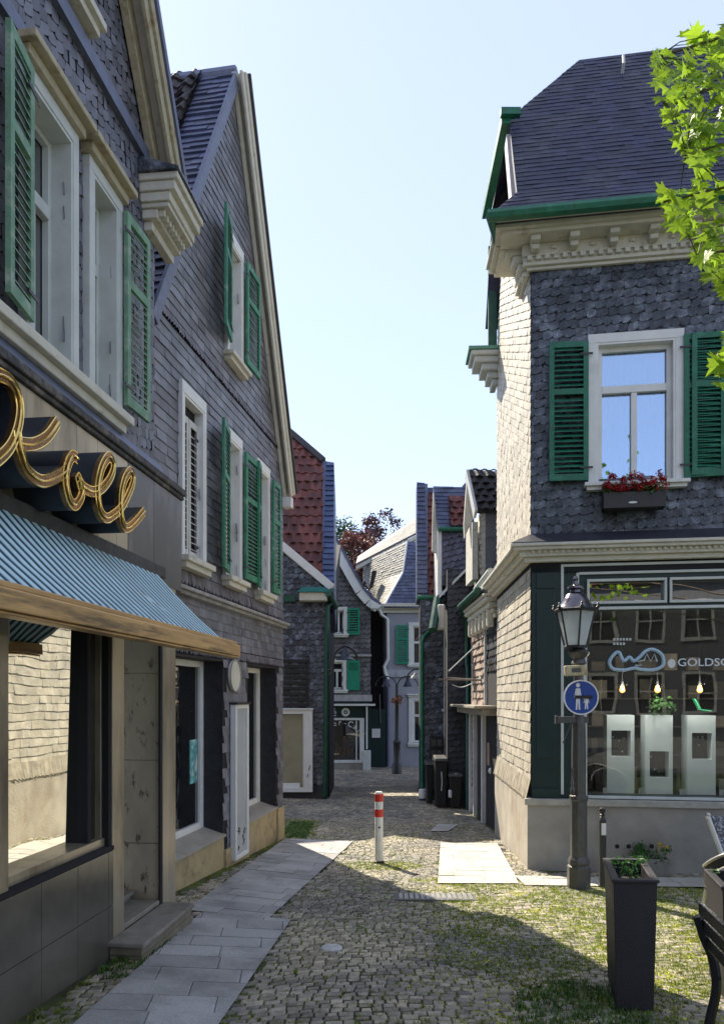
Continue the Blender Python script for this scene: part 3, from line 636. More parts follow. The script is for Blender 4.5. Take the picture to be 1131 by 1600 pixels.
# shop windows
PL = M('yellow plaster plinth', (.44, .35, .2), .8, .15, 4, .3, 30, 0, (.25, .19, .11), 3)
LST = M('sill stone', (.36, .33, .28), .6, .15, 6, .2, 50, 0, (.25, .22, .18), 3)
for k, (a, b, c, d) in enumerate(shops):
    zl = .14
    MB().box(W2, a, b, -1, zl-.03, -.4, -.0).build('plinth', PL, H2)
    MB().hexa([W2.pt(a, zl-.028, .03), W2.pt(b, zl-.028, .03), W2.pt(b, zl, -.3), W2.pt(a, zl, -.3)], [W2.pt(a, zl+.0, .03), W2.pt(b, zl+.0, .03), W2.pt(b, zl+.1, -.3), W2.pt(a, zl+.1, -.3)]).build('sill', LST, H2, bevel=.004)
    MB().box(W2, b-.03, b, zl-.02, 2.17, -.4, -.002).box(W2, a, a+.03, zl-.02, 2.17, -.4, -.002).box(W2, a, b, 2.17, 2.2, -.4, -.002).build('reveal', M('dark reveal slate', (.02, .02, .026), .55, .3, 12, .4, 30), H2)
    s = MB(); w0, w1 = -.3, -.24; z0_ = zl+.06; a2, b2 = a+.03, b-.03
    s.box(W2, a2, a2+.07, z0_, 2.17, w0, w1).box(W2, b2-.09, b2, z0_, 2.17, w0, w1).box(W2, a2+.07, b2-.09, z0_, z0_+.09, w0, w1).box(W2, a2+.07, b2-.09, 2.1, 2.17, w0, w1)
    fr = s.build('window', WHITE, H2, bevel=.005)
    MB().box(W2, a2+.02, b2-.02, z0_, 2.15, -.29, -.275).build('pane', glass('dim shop pane', .22, (.012, .012, .014)), fr)
pu, pv = W2.hit(303, 1190, -.27); MB().box(W2, pu-.12, pu+.1, pv-.25, pv+.25, -.272, -.268).build('shop_poster', M('teal poster', (.12, .4, .42), .5, .5, 14, 0, 60, 0, (.7, .75, .7), 9), H2)
for a, b in ((e0, shops[0][0]), (shops[0][1], shops[1][0]), (shops[1][1], e1)): MB().box(W2, a, b, -1, .14-.03 if a != shops[0][1] else -.05, -.0, .035).build('plinth', PL, H2, bevel=.004)
# oval sign & narrow case
sg_ = MB(); uo, vo = W2.hit(368, 1056, .05); 
ov = thing('oval_sign', 'small blank pale oval sign on slates between the tall shop windows', 'sign', W2.pt(uo, vo-.2, .03)); 
MB().disc(W2, uo, vo, .2, .19, .02, .05).build('plate', CREAM, ov, bevel=.006); MB().ring(W2, uo, vo, .185, .2, .05, .06).build('rim', M('oval rim', (.3, .29, .26), .5), ov)
ca, cb_ = W2.u(358), W2.u(379); ct = W2.hit(368, 1101)[1]; cbz = W2.hit(368, 1340)[1]
cs = thing('display_case', 'narrow tall white framed grey panel case standing on slate wall under oval sign', 'display case', W2.pt((ca+cb_)/2, cbz, .05))
q = MB(); q.box(W2, ca, ca+.05, cbz, ct, .015, .085).box(W2, cb_-.05, cb_, cbz, ct, .015, .085).box(W2, ca+.05, cb_-.05, cbz, cbz+.05, .015, .085).box(W2, ca+.05, cb_-.05, ct-.05, ct, .015, .085); q.build('frame', WHITE, cs, bevel=.005)
MB().box(W2, ca+.05, cb_-.05, cbz+.05, ct-.05, .015, .06).build('panel', M('pale grey panel', (.42, .45, .46), .4, .08, 3, .05), cs)
q = MB()
for i in range(9): a = random.uniform(ca+.1, cb_-.12); z = cbz+random.uniform(.08, .34); q.tube([W2.pt(a, z, .062), W2.pt(a+random.uniform(-.05, .05), z+.05, .062), W2.pt(a+.04, z+.02, .062)], .006, 4)
q.build('scribble', BLACKP, cs)
MB().box(W2, ca-.01, cb_+.01, ct, ct+.025, .0, .11).build('top', IRON, cs)
# ================================================================ RIGHT CORNER HOUSE
H4 = thing('corner_house', 'slate corner house with navy hipped roof, white cornice and dark green goldsmith shop front', 'house', (2.1, 9.55, gz(2.1, 9.55)), 'slate houses lining the lane')
LEN = 6.4; zB = 3.62; zE = 7.12
hw_ = lambda x0, y0, x1, y1: (RF.hit(x0, y1)[0], RF.hit(x1, y0)[0], RF.hit((x0+x1)/2, y1)[1], RF.hit((x0+x1)/2, y0)[1])
wn = hw_(931, 534, 1054, 752)
per = 1.66; wn2 = (wn[0]+per, wn[1]+per, wn[2], wn[3]); wn3 = (wn[0]+2*per, wn[1]+2*per, wn[2], wn[3])
walled(RF, [(0, 3.3), (LEN, 3.3), (LEN, 7.5), (0, 7.5)], [wn, wn2, wn3], -.3, 0).build('wall', BACK, H4)
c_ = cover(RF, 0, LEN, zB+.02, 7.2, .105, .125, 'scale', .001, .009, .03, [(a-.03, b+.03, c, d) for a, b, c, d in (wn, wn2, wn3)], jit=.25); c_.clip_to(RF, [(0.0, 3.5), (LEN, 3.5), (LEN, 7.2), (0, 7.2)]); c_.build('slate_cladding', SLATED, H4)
SGP = [(0, 3.45), (3.203, 3.45), (3.203, 7.45), (2.48, 9.2), (.72, 9.2), (0, 7.45)]
walled(RS, SGP, [], -.3, 0).build('wall', BACK, H4)
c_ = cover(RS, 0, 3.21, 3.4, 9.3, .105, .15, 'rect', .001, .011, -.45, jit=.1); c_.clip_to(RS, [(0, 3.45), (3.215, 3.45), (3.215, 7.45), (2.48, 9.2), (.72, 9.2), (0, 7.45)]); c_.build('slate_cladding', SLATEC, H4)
# lower side wall: slates over a battered skirt and plaster plinth
pt_z = .5
walled(RS, [(0, -1), (3.203, -1), (3.203, 3.5), (0, 3.5)], [], -.25, 0).build('wall', BACK, H4)
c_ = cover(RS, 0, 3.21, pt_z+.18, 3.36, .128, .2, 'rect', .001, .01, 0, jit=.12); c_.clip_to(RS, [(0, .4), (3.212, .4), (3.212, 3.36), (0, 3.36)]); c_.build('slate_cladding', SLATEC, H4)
sk = F(RS.pt(0, pt_z-.02, .055), RS.U, V((0, 0, 1))*.26-RS.N*.05); c_ = cover(sk, 0, 3.22, 0, .24, .24, .075, 'rect', .003, .008, 0, skew=.1); c_.build('slate_skirt', M('skirt slate', (.34, .3, .23), .65, .25, 8, .3, 40, .2), H4)
PLA = M('beige plaster', (.42, .38, .31), .85, .1, 3, .25, 40, 0, (.3, .25, .19), 1.3, (.45, .7)); PLB = M('grey plaster', (.33, .315, .28), .85, .12, 3, .25, 40, 0, (.24, .22, .19), 1.1, (.45, .7))
MB().box(RS, 0, 3.2, -1, pt_z, 0, .045).build('plinth', PLA, H4)
MB().box(RF, -.045, LEN, -1, pt_z-.08, .0, .05).build('plinth', PLB, H4)
MB().box(RF, -.08, LEN, pt_z-.08, pt_z, .0, .09).build('plinth_cap', M('plinth cap', (.36, .35, .31), .8, .2, 8, .4, 30), H4, bevel=.01)
q = MB()
for px in (964, 982, 1000, 1018): u_, v_ = RF.hit(px, 1323, .05); q.disc(RF, u_, v_, .028, .028, .046, .053, 12)
q.build('vent_hole', BACK, H4)
# upper windows
CURT = M('voile curtain', (.3, .36, .45), .9, .05, 3, 0)
for k, h in enumerate((wn, wn2, wn3)):
    fr = window(RF, *h, H4, rec=.11, cas=.1, proud=.05, m=WHITE, pane=glass('reflective sky pane', .55, clear=True, wave=.0006, gcol=(.6, .76, .97)), trans=.31, mull=1, top=.11, sill=.09, sash=.055, curtain=CURT)
    MB().box(RF, h[0], h[1], h[2], h[3], -.6, -.55).build('room', M('dim room', (.05, .06, .07), .9, 0, 1, 0), fr)
    shutter(RF, h[0]-.1, -1, .47, h[2]+.02, h[3]+.02, 3, GREEN, fr, w=.05, pitch=.062, th=.035); shutter(RF, h[1]+.09, 1, .47, h[2]+.0, h[3]+.02, 3, GREEN, fr, w=.05, pitch=.062, th=.035)
# belt cornice, mitred round the corner
def belt(z0, z1, out, name, m, bevel=.01, ulen=LEN):
    q = MB(); q.box(RF, -out*1.02, ulen, z0, z1, 0, out); q.box(RS, -.05, 3.203-.0, z0, z1, 0, out); return q.build(name, m, H4, bevel=bevel)
for z0, z1, o_ in ((3.59, 3.63, .25), (3.55, 3.59, .22), (3.48, 3.55, .15), (3.42, 3.48, .09)): belt(z0, z1, o_, 'belt_cornice', CREAM)
q = MB()
for i in range(90): q.box(RF, .0+i*.07, .035+i*.07, 3.515, 3.548, .15, .175)
q.build('dentils', CREAM, H4)
q = MB(); q.hexa([RF.pt(-.25, 3.632, .25), RF.pt(LEN, 3.632, .25), RF.pt(LEN, 3.632, .0), RF.pt(-.0, 3.632, 0)], [RF.pt(-.25, 3.638, .25), RF.pt(LEN, 3.638, .25), RF.pt(LEN, 3.78, .02), RF.pt(-.0, 3.78, .02)]); q.build('lead_apron', M('dark lead', (.03, .032, .045), .5, .2, 8, .1), H4)
# eaves cornice
ze = 7.1
for z0, z1, o_ in ((7.04, 7.08, .05), (7.08, 7.13, .09), (7.19, 7.34, .1), (7.34, 7.385, .34), (7.385, 7.44, .40), (7.44, 7.475, .44)):
    q = MB(); q.box(RF, -o_*1.1, LEN, z0, z1, 0, o_); q.box(RS, 2.55, 3.2, z0, z1, 0, o_*1.1); q.build('eaves_cornice', CREAM, H4, bevel=.008)
q = MB()
for i in range(60): q.box(RF, -.05+i*.105, .01+i*.105, 7.13, 7.185, .0, .13)
q.box(RF, -.1, LEN, 7.13, 7.19, 0, .075); q.build('dentils', CREAM, H4, bevel=.004)
for i in range(14):
    q = MB(); u_ = -.02+i*.46; q.box(RF, u_, u_+.12, 7.275, 7.338, .1, .3).box(RF, u_+.01, u_+.11, 7.21, 7.275, .1, .22); q.build('bracket', CREAM, H4, bevel=.015); q = MB(); q.lathe(RF.pt(u_+.29, 7.27, .1), [(.035, -.02), (.045, 0), (.03, .02)], 10); q.build('rosette', CREAM, H4)
q = MB()
for i, (z0, z1, a) in enumerate(((7.0, 7.08, .1), (7.08, 7.17, .16), (7.17, 7.27, .22), (7.27, 7.38, .3))): q.box(RS, 3.0-.02*i, 3.19, z0, z1, 0, a)
q.build('corner_console', CREAM, H4, bevel=.03)
# roof: steep front slope with flared eave and half hip
sl_ = math.atan(1.72); oE = RF.pt(0, 7.50, .42); FR = F(oE, RF.U, -RF.N*math.cos(sl_)+V((0, 0, 1))*math.sin(sl_))
A = FR.hit(808, 300); B = FR.hit(795, 185); Cc = FR.hit(905, 93)
P1 = [(A[0], A[1]-.06), B, Cc, (LEN+.3, Cc[1]), (LEN+.3, A[1]-.06)]
def slab(f, P, m, name='roof', th=.12): return MB().prism(f, P, -th, -.002).build(name, m, H4)
slab(FR, P1, SLATEN); c_ = cover(FR, B[0]-.2, LEN+.3, A[1]-.06, Cc[1], .1, .17, 'rect', .0, .007, 0, jit=.15); c_.clip_to(FR, P1); c_.build('roof_slates', SLATEN, H4)
pA = FR.pt(A[0], A[1]); s2 = math.atan(.95); o2 = RF.pt(0, 7.5, .5); hor = (pA-o2).dot(RF.N*-1); ver = pA.z-7.5; dV = (-RF.N*hor+V((0, 0, ver)))
F2r = F(o2, RF.U, dV); L2 = dV.length; e_ = RF.u(766, .5); P2 = [(e_, 0), (A[0], L2), (LEN+.3, L2), (LEN+.3, 0)]
slab(F2r, P2, SLATEN); c_ = cover(F2r, e_, LEN+.3, 0, L2, .1, .17, 'rect', 0, .007); c_.clip_to(F2r, P2); c_.build('roof_slates', SLATEN, H4)
Bp = FR.pt(*B); Cp = FR.pt(*Cc); back = V((.046*1.0, 1, 0)); Bq = Bp+V((.08, 1.76, 0)); Ap = pA; Aq = Ap+V((.17, 3.5, 0))
hp = MB(); hp.add([Bp, Bq, Cp, Bp-V((0, 0, .1)), Bq-V((0, 0, .1)), Cp-V((0, 0, .15))], [(0, 2, 1), (3, 4, 5), (0, 1, 4, 3), (1, 2, 5, 4), (2, 0, 3, 5)]); hp.build('half_hip', SLATEN, H4, recalc=True)
rs_ = MB(); Cr = Cp+RF.U*6; rs_.add([Cp, Cr, Cr+V((0, 2.1, -3.6)), Aq, Bq], [(0, 1, 2, 3, 4)]); rs_.build('roof', SLATEN, H4)
# bargeboards under the half hip and green gutters
q = MB(); q.strip(RS, (3.203, 7.45), (2.45, 9.3), -.02, .16, -.05, .2); q.build('bargeboard', M('pinkish white board', (.62, .56, .54), .6, .1, 5, .1), H4)
q = MB(); gA = F(Bp+V((-.1, -.12, -.05)), (.05, 1.8, 0)); q.box(gA, 0, 2.05, -.1, .04, -.02, .1); q.box(F(Bp+V((-.14, -.14, -.03)), (1, 0, 0)), 0, .26, -.05, .04, -.03, .06); q.tube([RF.pt(e_-.03, 7.46, .54), RF.pt(LEN+.3, 7.46, .54)], .07, 8); q.box(RF, e_-.03, LEN+.3, 7.46, 7.53, .5, .56)
q.tube([RF.pt(e_, 7.46, .54), RF.pt(e_+.12, 7.46, -.1)], .06, 8); q.build('gutter', GREEN, H4, smooth=True)
q = MB(); q.box(RS, .02, .10, 7.4, 9.2, .02, .16); q.build('verge_board', M('verge', (.03, .1, .07), .5), H4)
q = MB(); vu, vv_ = FR.hit(971, 108); q.tube([FR.pt(vu, vv_-.12, .0), FR.pt(vu, vv_-.12, .12), FR.pt(vu, vv_, .16)], .02, 6); q.build('vent_pipe', GREY_W, H4)
# rear cornice return
q = MB()
for z0, z1, a, l in ((6.92, 7.02, .1, .3), (7.02, 7.13, .18, .34), (7.13, 7.24, .28, .4), (7.24, 7.34, .4, .45), (7.34, 7.42, .46, .5)): q.box(RS, -.3, l-.22, z0, z1, 0, a)
q.build('cornice_return', GREY_W, H4, bevel=.02); MB().box(RS, -.32, .3, 7.42, 7.47, 0, .5).build('return_cap', M('verdigris', (.12, .3, .22), .5), H4)
# closed volume above the shop
MB().box(RF, .3, LEN, 3.35, 7.4, -2.7, -.65).build('core', BACK, H4)
MB().prism(RS, [(.2, 7.2), (3.0, 7.2), (2.4, 9.1), (.8, 9.1)], -6, -.35).build('core', BACK, H4)
MB().box(RF, .3, LEN, -1, 3.4, -3.1, -2.9).box(RF, LEN-.2, LEN, -1, 7.4, -2.9, -.31).build('rear_wall', BACK, H4)
# ---- shop front
g0 = RF.u(832); zt_ = 3.38; LW = 4.3
def fu(px): return RF.u(px)
def fz(py, px=950): return RF.hit(px, py)[1]
uP = fu(876); wl, wr = fu(917), fu(917)+3.4
zM0, zM1, zT0, zT1 = fz(1244), fz(952), fz(942), fz(906)
mu = fu(1044)
q = MB(); q.box(RF, 0.005, uP, pt_z, zt_, -.2, .0).box(RF, uP, wl, pt_z, zt_, -.2, -.03).box(RF, wr, LEN, pt_z, zt_, -.2, -.03).box(RF, wl, wr, zT1, zt_, -.2, -.03).box(RF, wl, wr, zM1, zT0, -.2, -.03).box(RF, wl, wr, pt_z, zM0, -.2, -.03)
q.build('shop_front', PETROL, H4, bevel=.003)
q = MB(); q.box(RF, .06, uP-.07, 1.0, 3.05, 0, .012).box(RF, .06, uP-.07, 3.1, 3.3, 0, .012).box(RF, .01, uP-.01, pt_z, .62, 0, .03); q.build('pilaster_panel', PETROL, H4, bevel=.006)
q = MB(); t_ = .035
q.box(RF, uP, uP+t_, pt_z+.05, fz(880), -.03, .012).box(RF, uP+t_, LEN, fz(884), fz(880), -.03, .012)
q.box(RF, fu(900), fu(900)+t_, zM0+.0, fz(894), -.03, .004).box(RF, fu(900)+t_, LEN, fz(897), fz(893), -.03, .004)
q.box(RF, wl-.04, wr+.04, zM1-.005, zM1+.03, -.03, .012).box(RF, wl-.04, wl-.0, zM0, zM1-.005, -.03, .012).box(RF, wl-.04, wr+.04, zM0-.035, zM0, -.03, .012).box(RF, wr, wr+.04, zM0, zM1-.005, -.03, .012)
for a, b in ((wl, mu-.015), (mu+.015, fu(1175)), (fu(1182), fu(1182)+(mu-wl))):
    q.box(RF, a, b, zT1-.02, zT1+.012, -.03, .01).box(RF, a, b, zT0-.012, zT0+.02, -.03, .01).box(RF, a, a+.03, zT0+.02, zT1-.02, -.03, .01).box(RF, b-.03, b, zT0+.02, zT1-.02, -.03, .01)
q.build('window', GREY_W, H4, bevel=.004)
MB().box(RF, mu-.04, mu+.04, zT0, zT1, -.2, -.03).box(RF, fu(1175), fu(1182), zT0, zT1, -.2, -.03).build('mullion', PETROL, H4)
MB().box(RF, wl, wr, zM0, zM1, -.1, -.092).build('pane', SHOPG, H4); MB().box(RF, wl, wr, zT0, zT1, -.1, -.092).build('pane', glass('transom pane', .5, (.01, .01, .01), wave=.003), H4)
# room
RM = M('shop interior', (.05, .05, .05), .9, .2, 2, 0)
q = MB(); q.box(RF, .4, wr+.5, zM0-.1, zM0-.02, -2.6, -.2).box(RF, .3, wr+.5, 2.95, 3.0, -2.6, -.2).box(RF, .3, wr+.5, zM0, 3.0, -2.7, -2.6).box(RF, .3, .35, zM0, 3.0, -2.6, -.2); q.build('shop_room', RM, H4)
q = MB()
for i in range(9):
    for j in range(4): q.box(RF, .7+i*.35, .7+i*.35+random.uniform(.08, .25), .9+j*.42, .9+j*.42+random.uniform(.08, .3), -2.5, -2.35)
q.box(RF, .6, 3.9, .88, .9, -2.58, -2.3).box(RF, .6, 3.9, 1.3, 1.32, -2.58, -2.3).box(RF, .6, 3.9, 1.72, 1.74, -2.58, -2.3); q.build('wall_shelves', M('shelf stuff', (.3, .24, .18), .7, .4, 4, 0, island=.7), H4)
# lettering on the pane
LET = M('pale blue lettering', (.75, .82, .9), .6, .05); LOGO = M('logo blue', (.35, .55, .75), .6, .05)
lu, lz = RF.hit(1058, 1041, -.085); text('GOLDSCHMIEDE', RF, lu, lz, .135, -.09, .003, 'lettering', LET, H4, sx=1.12)
cl = [RF.hit(a, b, -.085) for a, b in ((960, 1022), (952, 1034), (957, 1045), (975, 1047), (992, 1044), (1000, 1046), (1020, 1047), (1035, 1040), (1034, 1024), (1020, 1015), (1008, 1018), (1000, 1026), (990, 1033), (983, 1027), (974, 1033), (967, 1020))]
P = smooth_path([RF.pt(a, b, -.08) for a, b in cl], 5, True); q = MB(); q.tube(P, .022, 6, True); q.build('logo', LOGO, H4)
q = MB(); q.tube([p+RF.N*.018 for p in P], .007, 5, True); q.tube([RF.pt(*RF.hit(a, b, -.085), -.075) for a, b in ((992, 1040), (1002, 1040), (996, 1034), (1006, 1032), (1010, 1022), (1016, 1034), (1022, 1022), (1026, 1034))], .01, 5); q.build('logo_line', GREY_W, H4)
du, dz = RF.hit(1049, 1037, -.085); MB().disc(RF, du, dz, .045, .055, -.088, -.08).build('logo_dot', WHITE, H4)
q = MB()
for j in range(2):
    for i in range(6 if j == 0 else 4): u_, v_ = RF.hit(958+i*5, 1001+j*7, -.085); q.box(RF, u_, u_+.025, v_, v_+.03, -.09, -.085)
q.build('small_lettering', GREY_W, H4)
# ---- display plinths and bulbs inside
DP = M('pale display plinth', (.78, .84, .85), .6, .05, 3, .05)
for (x0, x1, sq, lab) in ((948, 991, (955, 985, 1142, 1183), 'pale display plinth with a high dark niche, behind the lamp post in the shop window'), (1008, 1051, (1015, 1045, 1174, 1215), 'pale display plinth with a low dark niche, in the shop window under the plants'), (1074, 1118, (1081, 1112, 1145, 1186), 'pale display plinth with a high dark niche under the lettering, beside the green toy chair')):
    wv = -.45; a, b = RF.u(x0, wv), RF.u(x1, wv); zt2 = RF.hit(1000, 1118, wv)[1]
    d = thing('display_plinth', lab, 'display plinth', RF.pt((a+b)/2, zM0-.02, wv-.15), 'display plinths in the goldsmith window')
    na, nb = RF.u(sq[0], wv), RF.u(sq[1], wv); n1, n0 = RF.hit(1000, sq[2], wv)[1], RF.hit(1000, sq[3], wv)[1]
    walled(RF, [(a, zM0-.02), (b, zM0-.02), (b, zt2), (a, zt2)], [(na, nb, n0, n1)], wv-.3, wv).build('column', DP, d); MB().box(RF, na, nb, n0, n1, wv-.3, wv-.2).build('niche', BACK, d)
    q = MB()
    for i in range(4): q.ball(RF.pt(random.uniform(na+.04, nb-.04), random.uniform(n0+.05, n1-.05), wv-.19), .011, 6)
    q.build('jewel', WHITE, d)
BULB = bpy.data.materials.new('glowing bulb'); BULB.use_nodes = True; b = BULB.node_tree.nodes['Principled BSDF']; b.inputs['Base Color'].default_value = (1, .5, .1, 1); b.inputs['Emission Color'].default_value = (1, .33, .04, 1); b.inputs['Emission Strength'].default_value = 1.3
for (x, lab) in ((972, 'glowing orange bulb nearest the lamp post in the shop window'), (1027, 'glowing orange bulb between two others, over the shop plants'), (1093, 'glowing orange bulb nearest the GOLDSC lettering end')):
    u_, v_ = RF.hit(x, 1072, -.4); d = thing('pendant_bulb', lab, 'light bulb', RF.pt(u_, v_-.09, -.4), 'bare bulbs hanging in the goldsmith window')
    q = MB(); q.lathe(RF.pt(u_, v_, -.4), [(.006, -.09), (.03, -.075), (.035, -.05), (.024, -.01), (.014, .01)], 12); q.build('bulb', BULB, d, smooth=True)
    q = MB(); q.lathe(RF.pt(u_, v_, -.4), [(.016, .008), (.018, .03), (.014, .06), (.004, .07)], 10); q.tube([RF.pt(u_, v_+.06, -.4), RF.pt(u_, 2.95, -.4)], .004, 5); q.build('cord', BLACKP, d)
    pl_ = bpy.data.lights.new('bulb_light', 'POINT'); pl_.energy = 5; pl_.color = (1, .93, .84); pl_.shadow_soft_size = .04; po = bpy.data.objects.new('bulb_light', pl_); COL.objects.link(po); po.parent = d; po.location = RF.N*.12+V((0, 0, .1))
def leafy(mb, c, r, n, s0, s1, flat=.6):
    for _ in range(n):
        d = V((random.gauss(0, 1), random.gauss(0, 1), random.gauss(0, 1)*flat)).normalized()*r*random.random()**.5; p = V(c)+d
        a = V((random.gauss(0, 1), random.gauss(0, 1), random.gauss(0, .6))).normalized(); b = a.cross(V((random.gauss(0, 1), random.gauss(0, 1), random.gauss(0, 1)))).normalized(); s = random.uniform(s0, s1)
        mb.add([p-a*s, p-b*s*.45, p+a*s, p+b*s*.45], [(0, 1, 2, 3)])
    return mb
q = MB(); random.seed(17)
for i in range(26):
    u_ = .5+i*.13; z = zM0-.02
    if i % 3: q.lathe(RF.pt(u_, z, -.75-random.random()*.5), [(.03, 0), (.04, .06), (.02, .1+random.random()*.12), (.025, .3)], 8)
    else: q.box(RF, u_, u_+.07, z, z+.1+random.random()*.3, -.95, -.85)
q.build('shop_goods', M('shop goods', (.35, .3, .24), .5, .4, 3, 0, island=.7), H4)
q = MB()
for i, px in enumerate((942, 998, 1000, 1062, 1066, 1124)): u_ = RF.u(px, -.25); q.box(RF, u_, u_+.05, zM0, zM0+.07, -.26, -.255)
q.build('price_card', WHITE, H4)
LEAF = M('leaf green', (.05, .14, .03), .5, .3, 10, 0, island=.4, trans=.3)
q = MB(); u_, v_ = RF.hit(1033, 1103, -.5); leafy(q, RF.pt(u_, v_, -.5), .18, 160, .02, .045); solo(q, 'shop_plant', LEAF, 'leafy green plant on the middle display plinth in the shop window', 'plant')
q = MB(); u_, v_ = RF.hit(1098, 1112, -.5)
GRC = M('toy chair green', (.05, .45, .2), .5)
tcr = thing('toy_chair', 'small bright green chair ornament on the display plinth below the lettering', 'ornament', RF.pt(u_, v_, -.5))
MB().hexa([RF.pt(u_-.05, v_+.02, -.55), RF.pt(u_+.09, v_, -.55), RF.pt(u_+.09, v_, -.45), RF.pt(u_-.05, v_+.02, -.45)], [RF.pt(u_-.05, v_+.035, -.55), RF.pt(u_+.09, v_+.015, -.55), RF.pt(u_+.09, v_+.015, -.45), RF.pt(u_-.05, v_+.035, -.45)]).build('seat', GRC, tcr)
MB().hexa([RF.pt(u_-.05, v_+.03, -.55), RF.pt(u_-.03, v_+.03, -.55), RF.pt(u_-.03, v_+.03, -.45), RF.pt(u_-.05, v_+.03, -.45)], [RF.pt(u_-.12, v_+.16, -.55), RF.pt(u_-.1, v_+.16, -.55), RF.pt(u_-.1, v_+.16, -.45), RF.pt(u_-.12, v_+.16, -.45)]).build('back', GRC, tcr)
# window box with geraniums
a, b = RF.u(943, .25), RF.u(1040, .25); z1_ = RF.hit(990, 768, .25)[1]; z0_ = RF.hit(990, 793, .25)[1]
bx = thing('window_box', 'dark grey window box hung below the white upper window sill', 'window box', RF.pt((a+b)/2, z0_, .2))
q = MB(); q.box(RF, a, b, z0_, z1_, .24, .26).box(RF, a, b, z0_, z1_, .07, .09).box(RF, a, a+.02, z0_, z1_, .09, .24).box(RF, b-.02, b, z0_, z1_, .09, .24).box(RF, a, b, z0_, z0_+.02, .09, .24); q.build('trough', M('dark grey trough', (.03, .028, .032), .5, .1), bx, bevel=.004)
MB().box(RF, a+.02, b-.02, z0_+.02, z1_-.02, .09, .24).build('soil', M('soil', (.03, .02, .012), .9), bx)
MB().disc(RF, (a+b)/2-.02, z0_+.06, .05, .012, .258, .264).build('badge', WHITE, bx)
q = MB(); fl = MB()
for i in range(26): x = random.uniform(a+.03, b-.03); leafy(q, RF.pt(x, z1_+random.uniform(.0, .09), random.uniform(.12, .26)), .07, 22, .015, .03)
for i in range(30):
    x = a+(b-a)*(i+.5)/30; z = z1_+random.uniform(.02, .19); leafy(fl, RF.pt(x, z, random.uniform(.2, .33)), .048, 60, .011, .021, 1)
ge = thing('geraniums', 'red flowering geraniums in the dark window box on the slate wall', 'flowers', RF.pt((a+b)/2, z1_, .2))
q.build('foliage', LEAF, ge); fl.build('blossoms', M('red petals', (.35, .008, .012), .5, .3, 9, 0, island=.4, trans=.15), ge)
# ================================================================ SECOND RIGHT HOUSE (R2) behind the corner house
H5 = thing('slate_house', 'dark slate house with dark tiled dormer and bracketed cornice just behind the corner house', 'house', (2.3, 14.6, gz(2.3, 14.6)), 'slate houses lining the lane')
R2 = wall(2.28, 16.4, 0, -1)      # u = 16.4 - y
def ru(Y): return 16.4-Y
SD = M('slate dark wall', (.035, .037, .045), .5, .3, 9, .4, 40, .4)
SDD = M('timber dark', (.03, .028, .03), .6, .3, 9, .2)
q = walled(R2, [(0, -1), (3.55, -1), (3.55, 3.5), (0, 3.5)], [], -.3, 0); q.build('wall', BACK, H5)
c_ = cover(R2, 0, 3.6, 2.2, 3.5, .13, .17, 'scale', .001, .016, 0); c_.clip_to(R2, [(0, 2.2), (3.55, 2.2), (3.55, 3.5), (0, 3.5)]); c_.build('slate_cladding', SD, H5)
c_ = cover(R2, 0, .9, -.6, 2.2, .13, .17, 'scale', .001, .016, 0); c_.clip_to(R2, [(0, -.7), (.85, -.7), (.85, 2.2), (0, 2.2)]); c_.build('slate_cladding', SD, H5)
# sunlit slate strip and windows on the lane side
def r2(px, py, w=0): return R2.hit(px, py, w)
a, b = R2.u(741), R2.u(760); zt2, zb2 = R2.hit(750, 985)[1], R2.hit(750, 1102)[1]
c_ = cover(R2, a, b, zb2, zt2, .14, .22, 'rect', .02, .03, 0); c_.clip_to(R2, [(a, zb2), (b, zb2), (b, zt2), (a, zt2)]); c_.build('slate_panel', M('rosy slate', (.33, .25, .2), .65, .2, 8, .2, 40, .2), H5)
MB().box(R2, R2.u(760), R2.u(760)+.05, zb2, zt2+.4, .0, .05).box(R2, a-.06, a, zb2, zt2+.3, 0, .05).build('corner_board', WHITE, H5)
# porch: hood, door frames
hz = R2.hit(750, 1108, .3)[1]
q = MB(); q.box(R2, R2.u(722, .0), 3.5, hz, hz+.05, 0, .4).box(R2, R2.u(722)+.05, 3.45, hz-.12, hz, 0, .25); q.build('door_hood', M('hood timber', (.28, .25, .2), .7, .3, 8, .3), H5, bevel=.01)
q = MB()
for px, w_ in ((728, .06), (738, .09), (745, .06), (758, .1)): u_ = R2.u(px); q.box(R2, u_, u_+w_, -.7, hz-.12, 0, .08)
q.build('door_frame', WHITE, H5, bevel=.005)
q = MB(); q.box(R2, R2.u(748), R2.u(757), -.7, hz-.12, 0, .03); q.build('door', SDD, H5)
q = MB(); q.box(R2, R2.u(729), R2.u(738), -.2, hz-.2, 0, .02); q.build('door_glazing', PANE, H5)
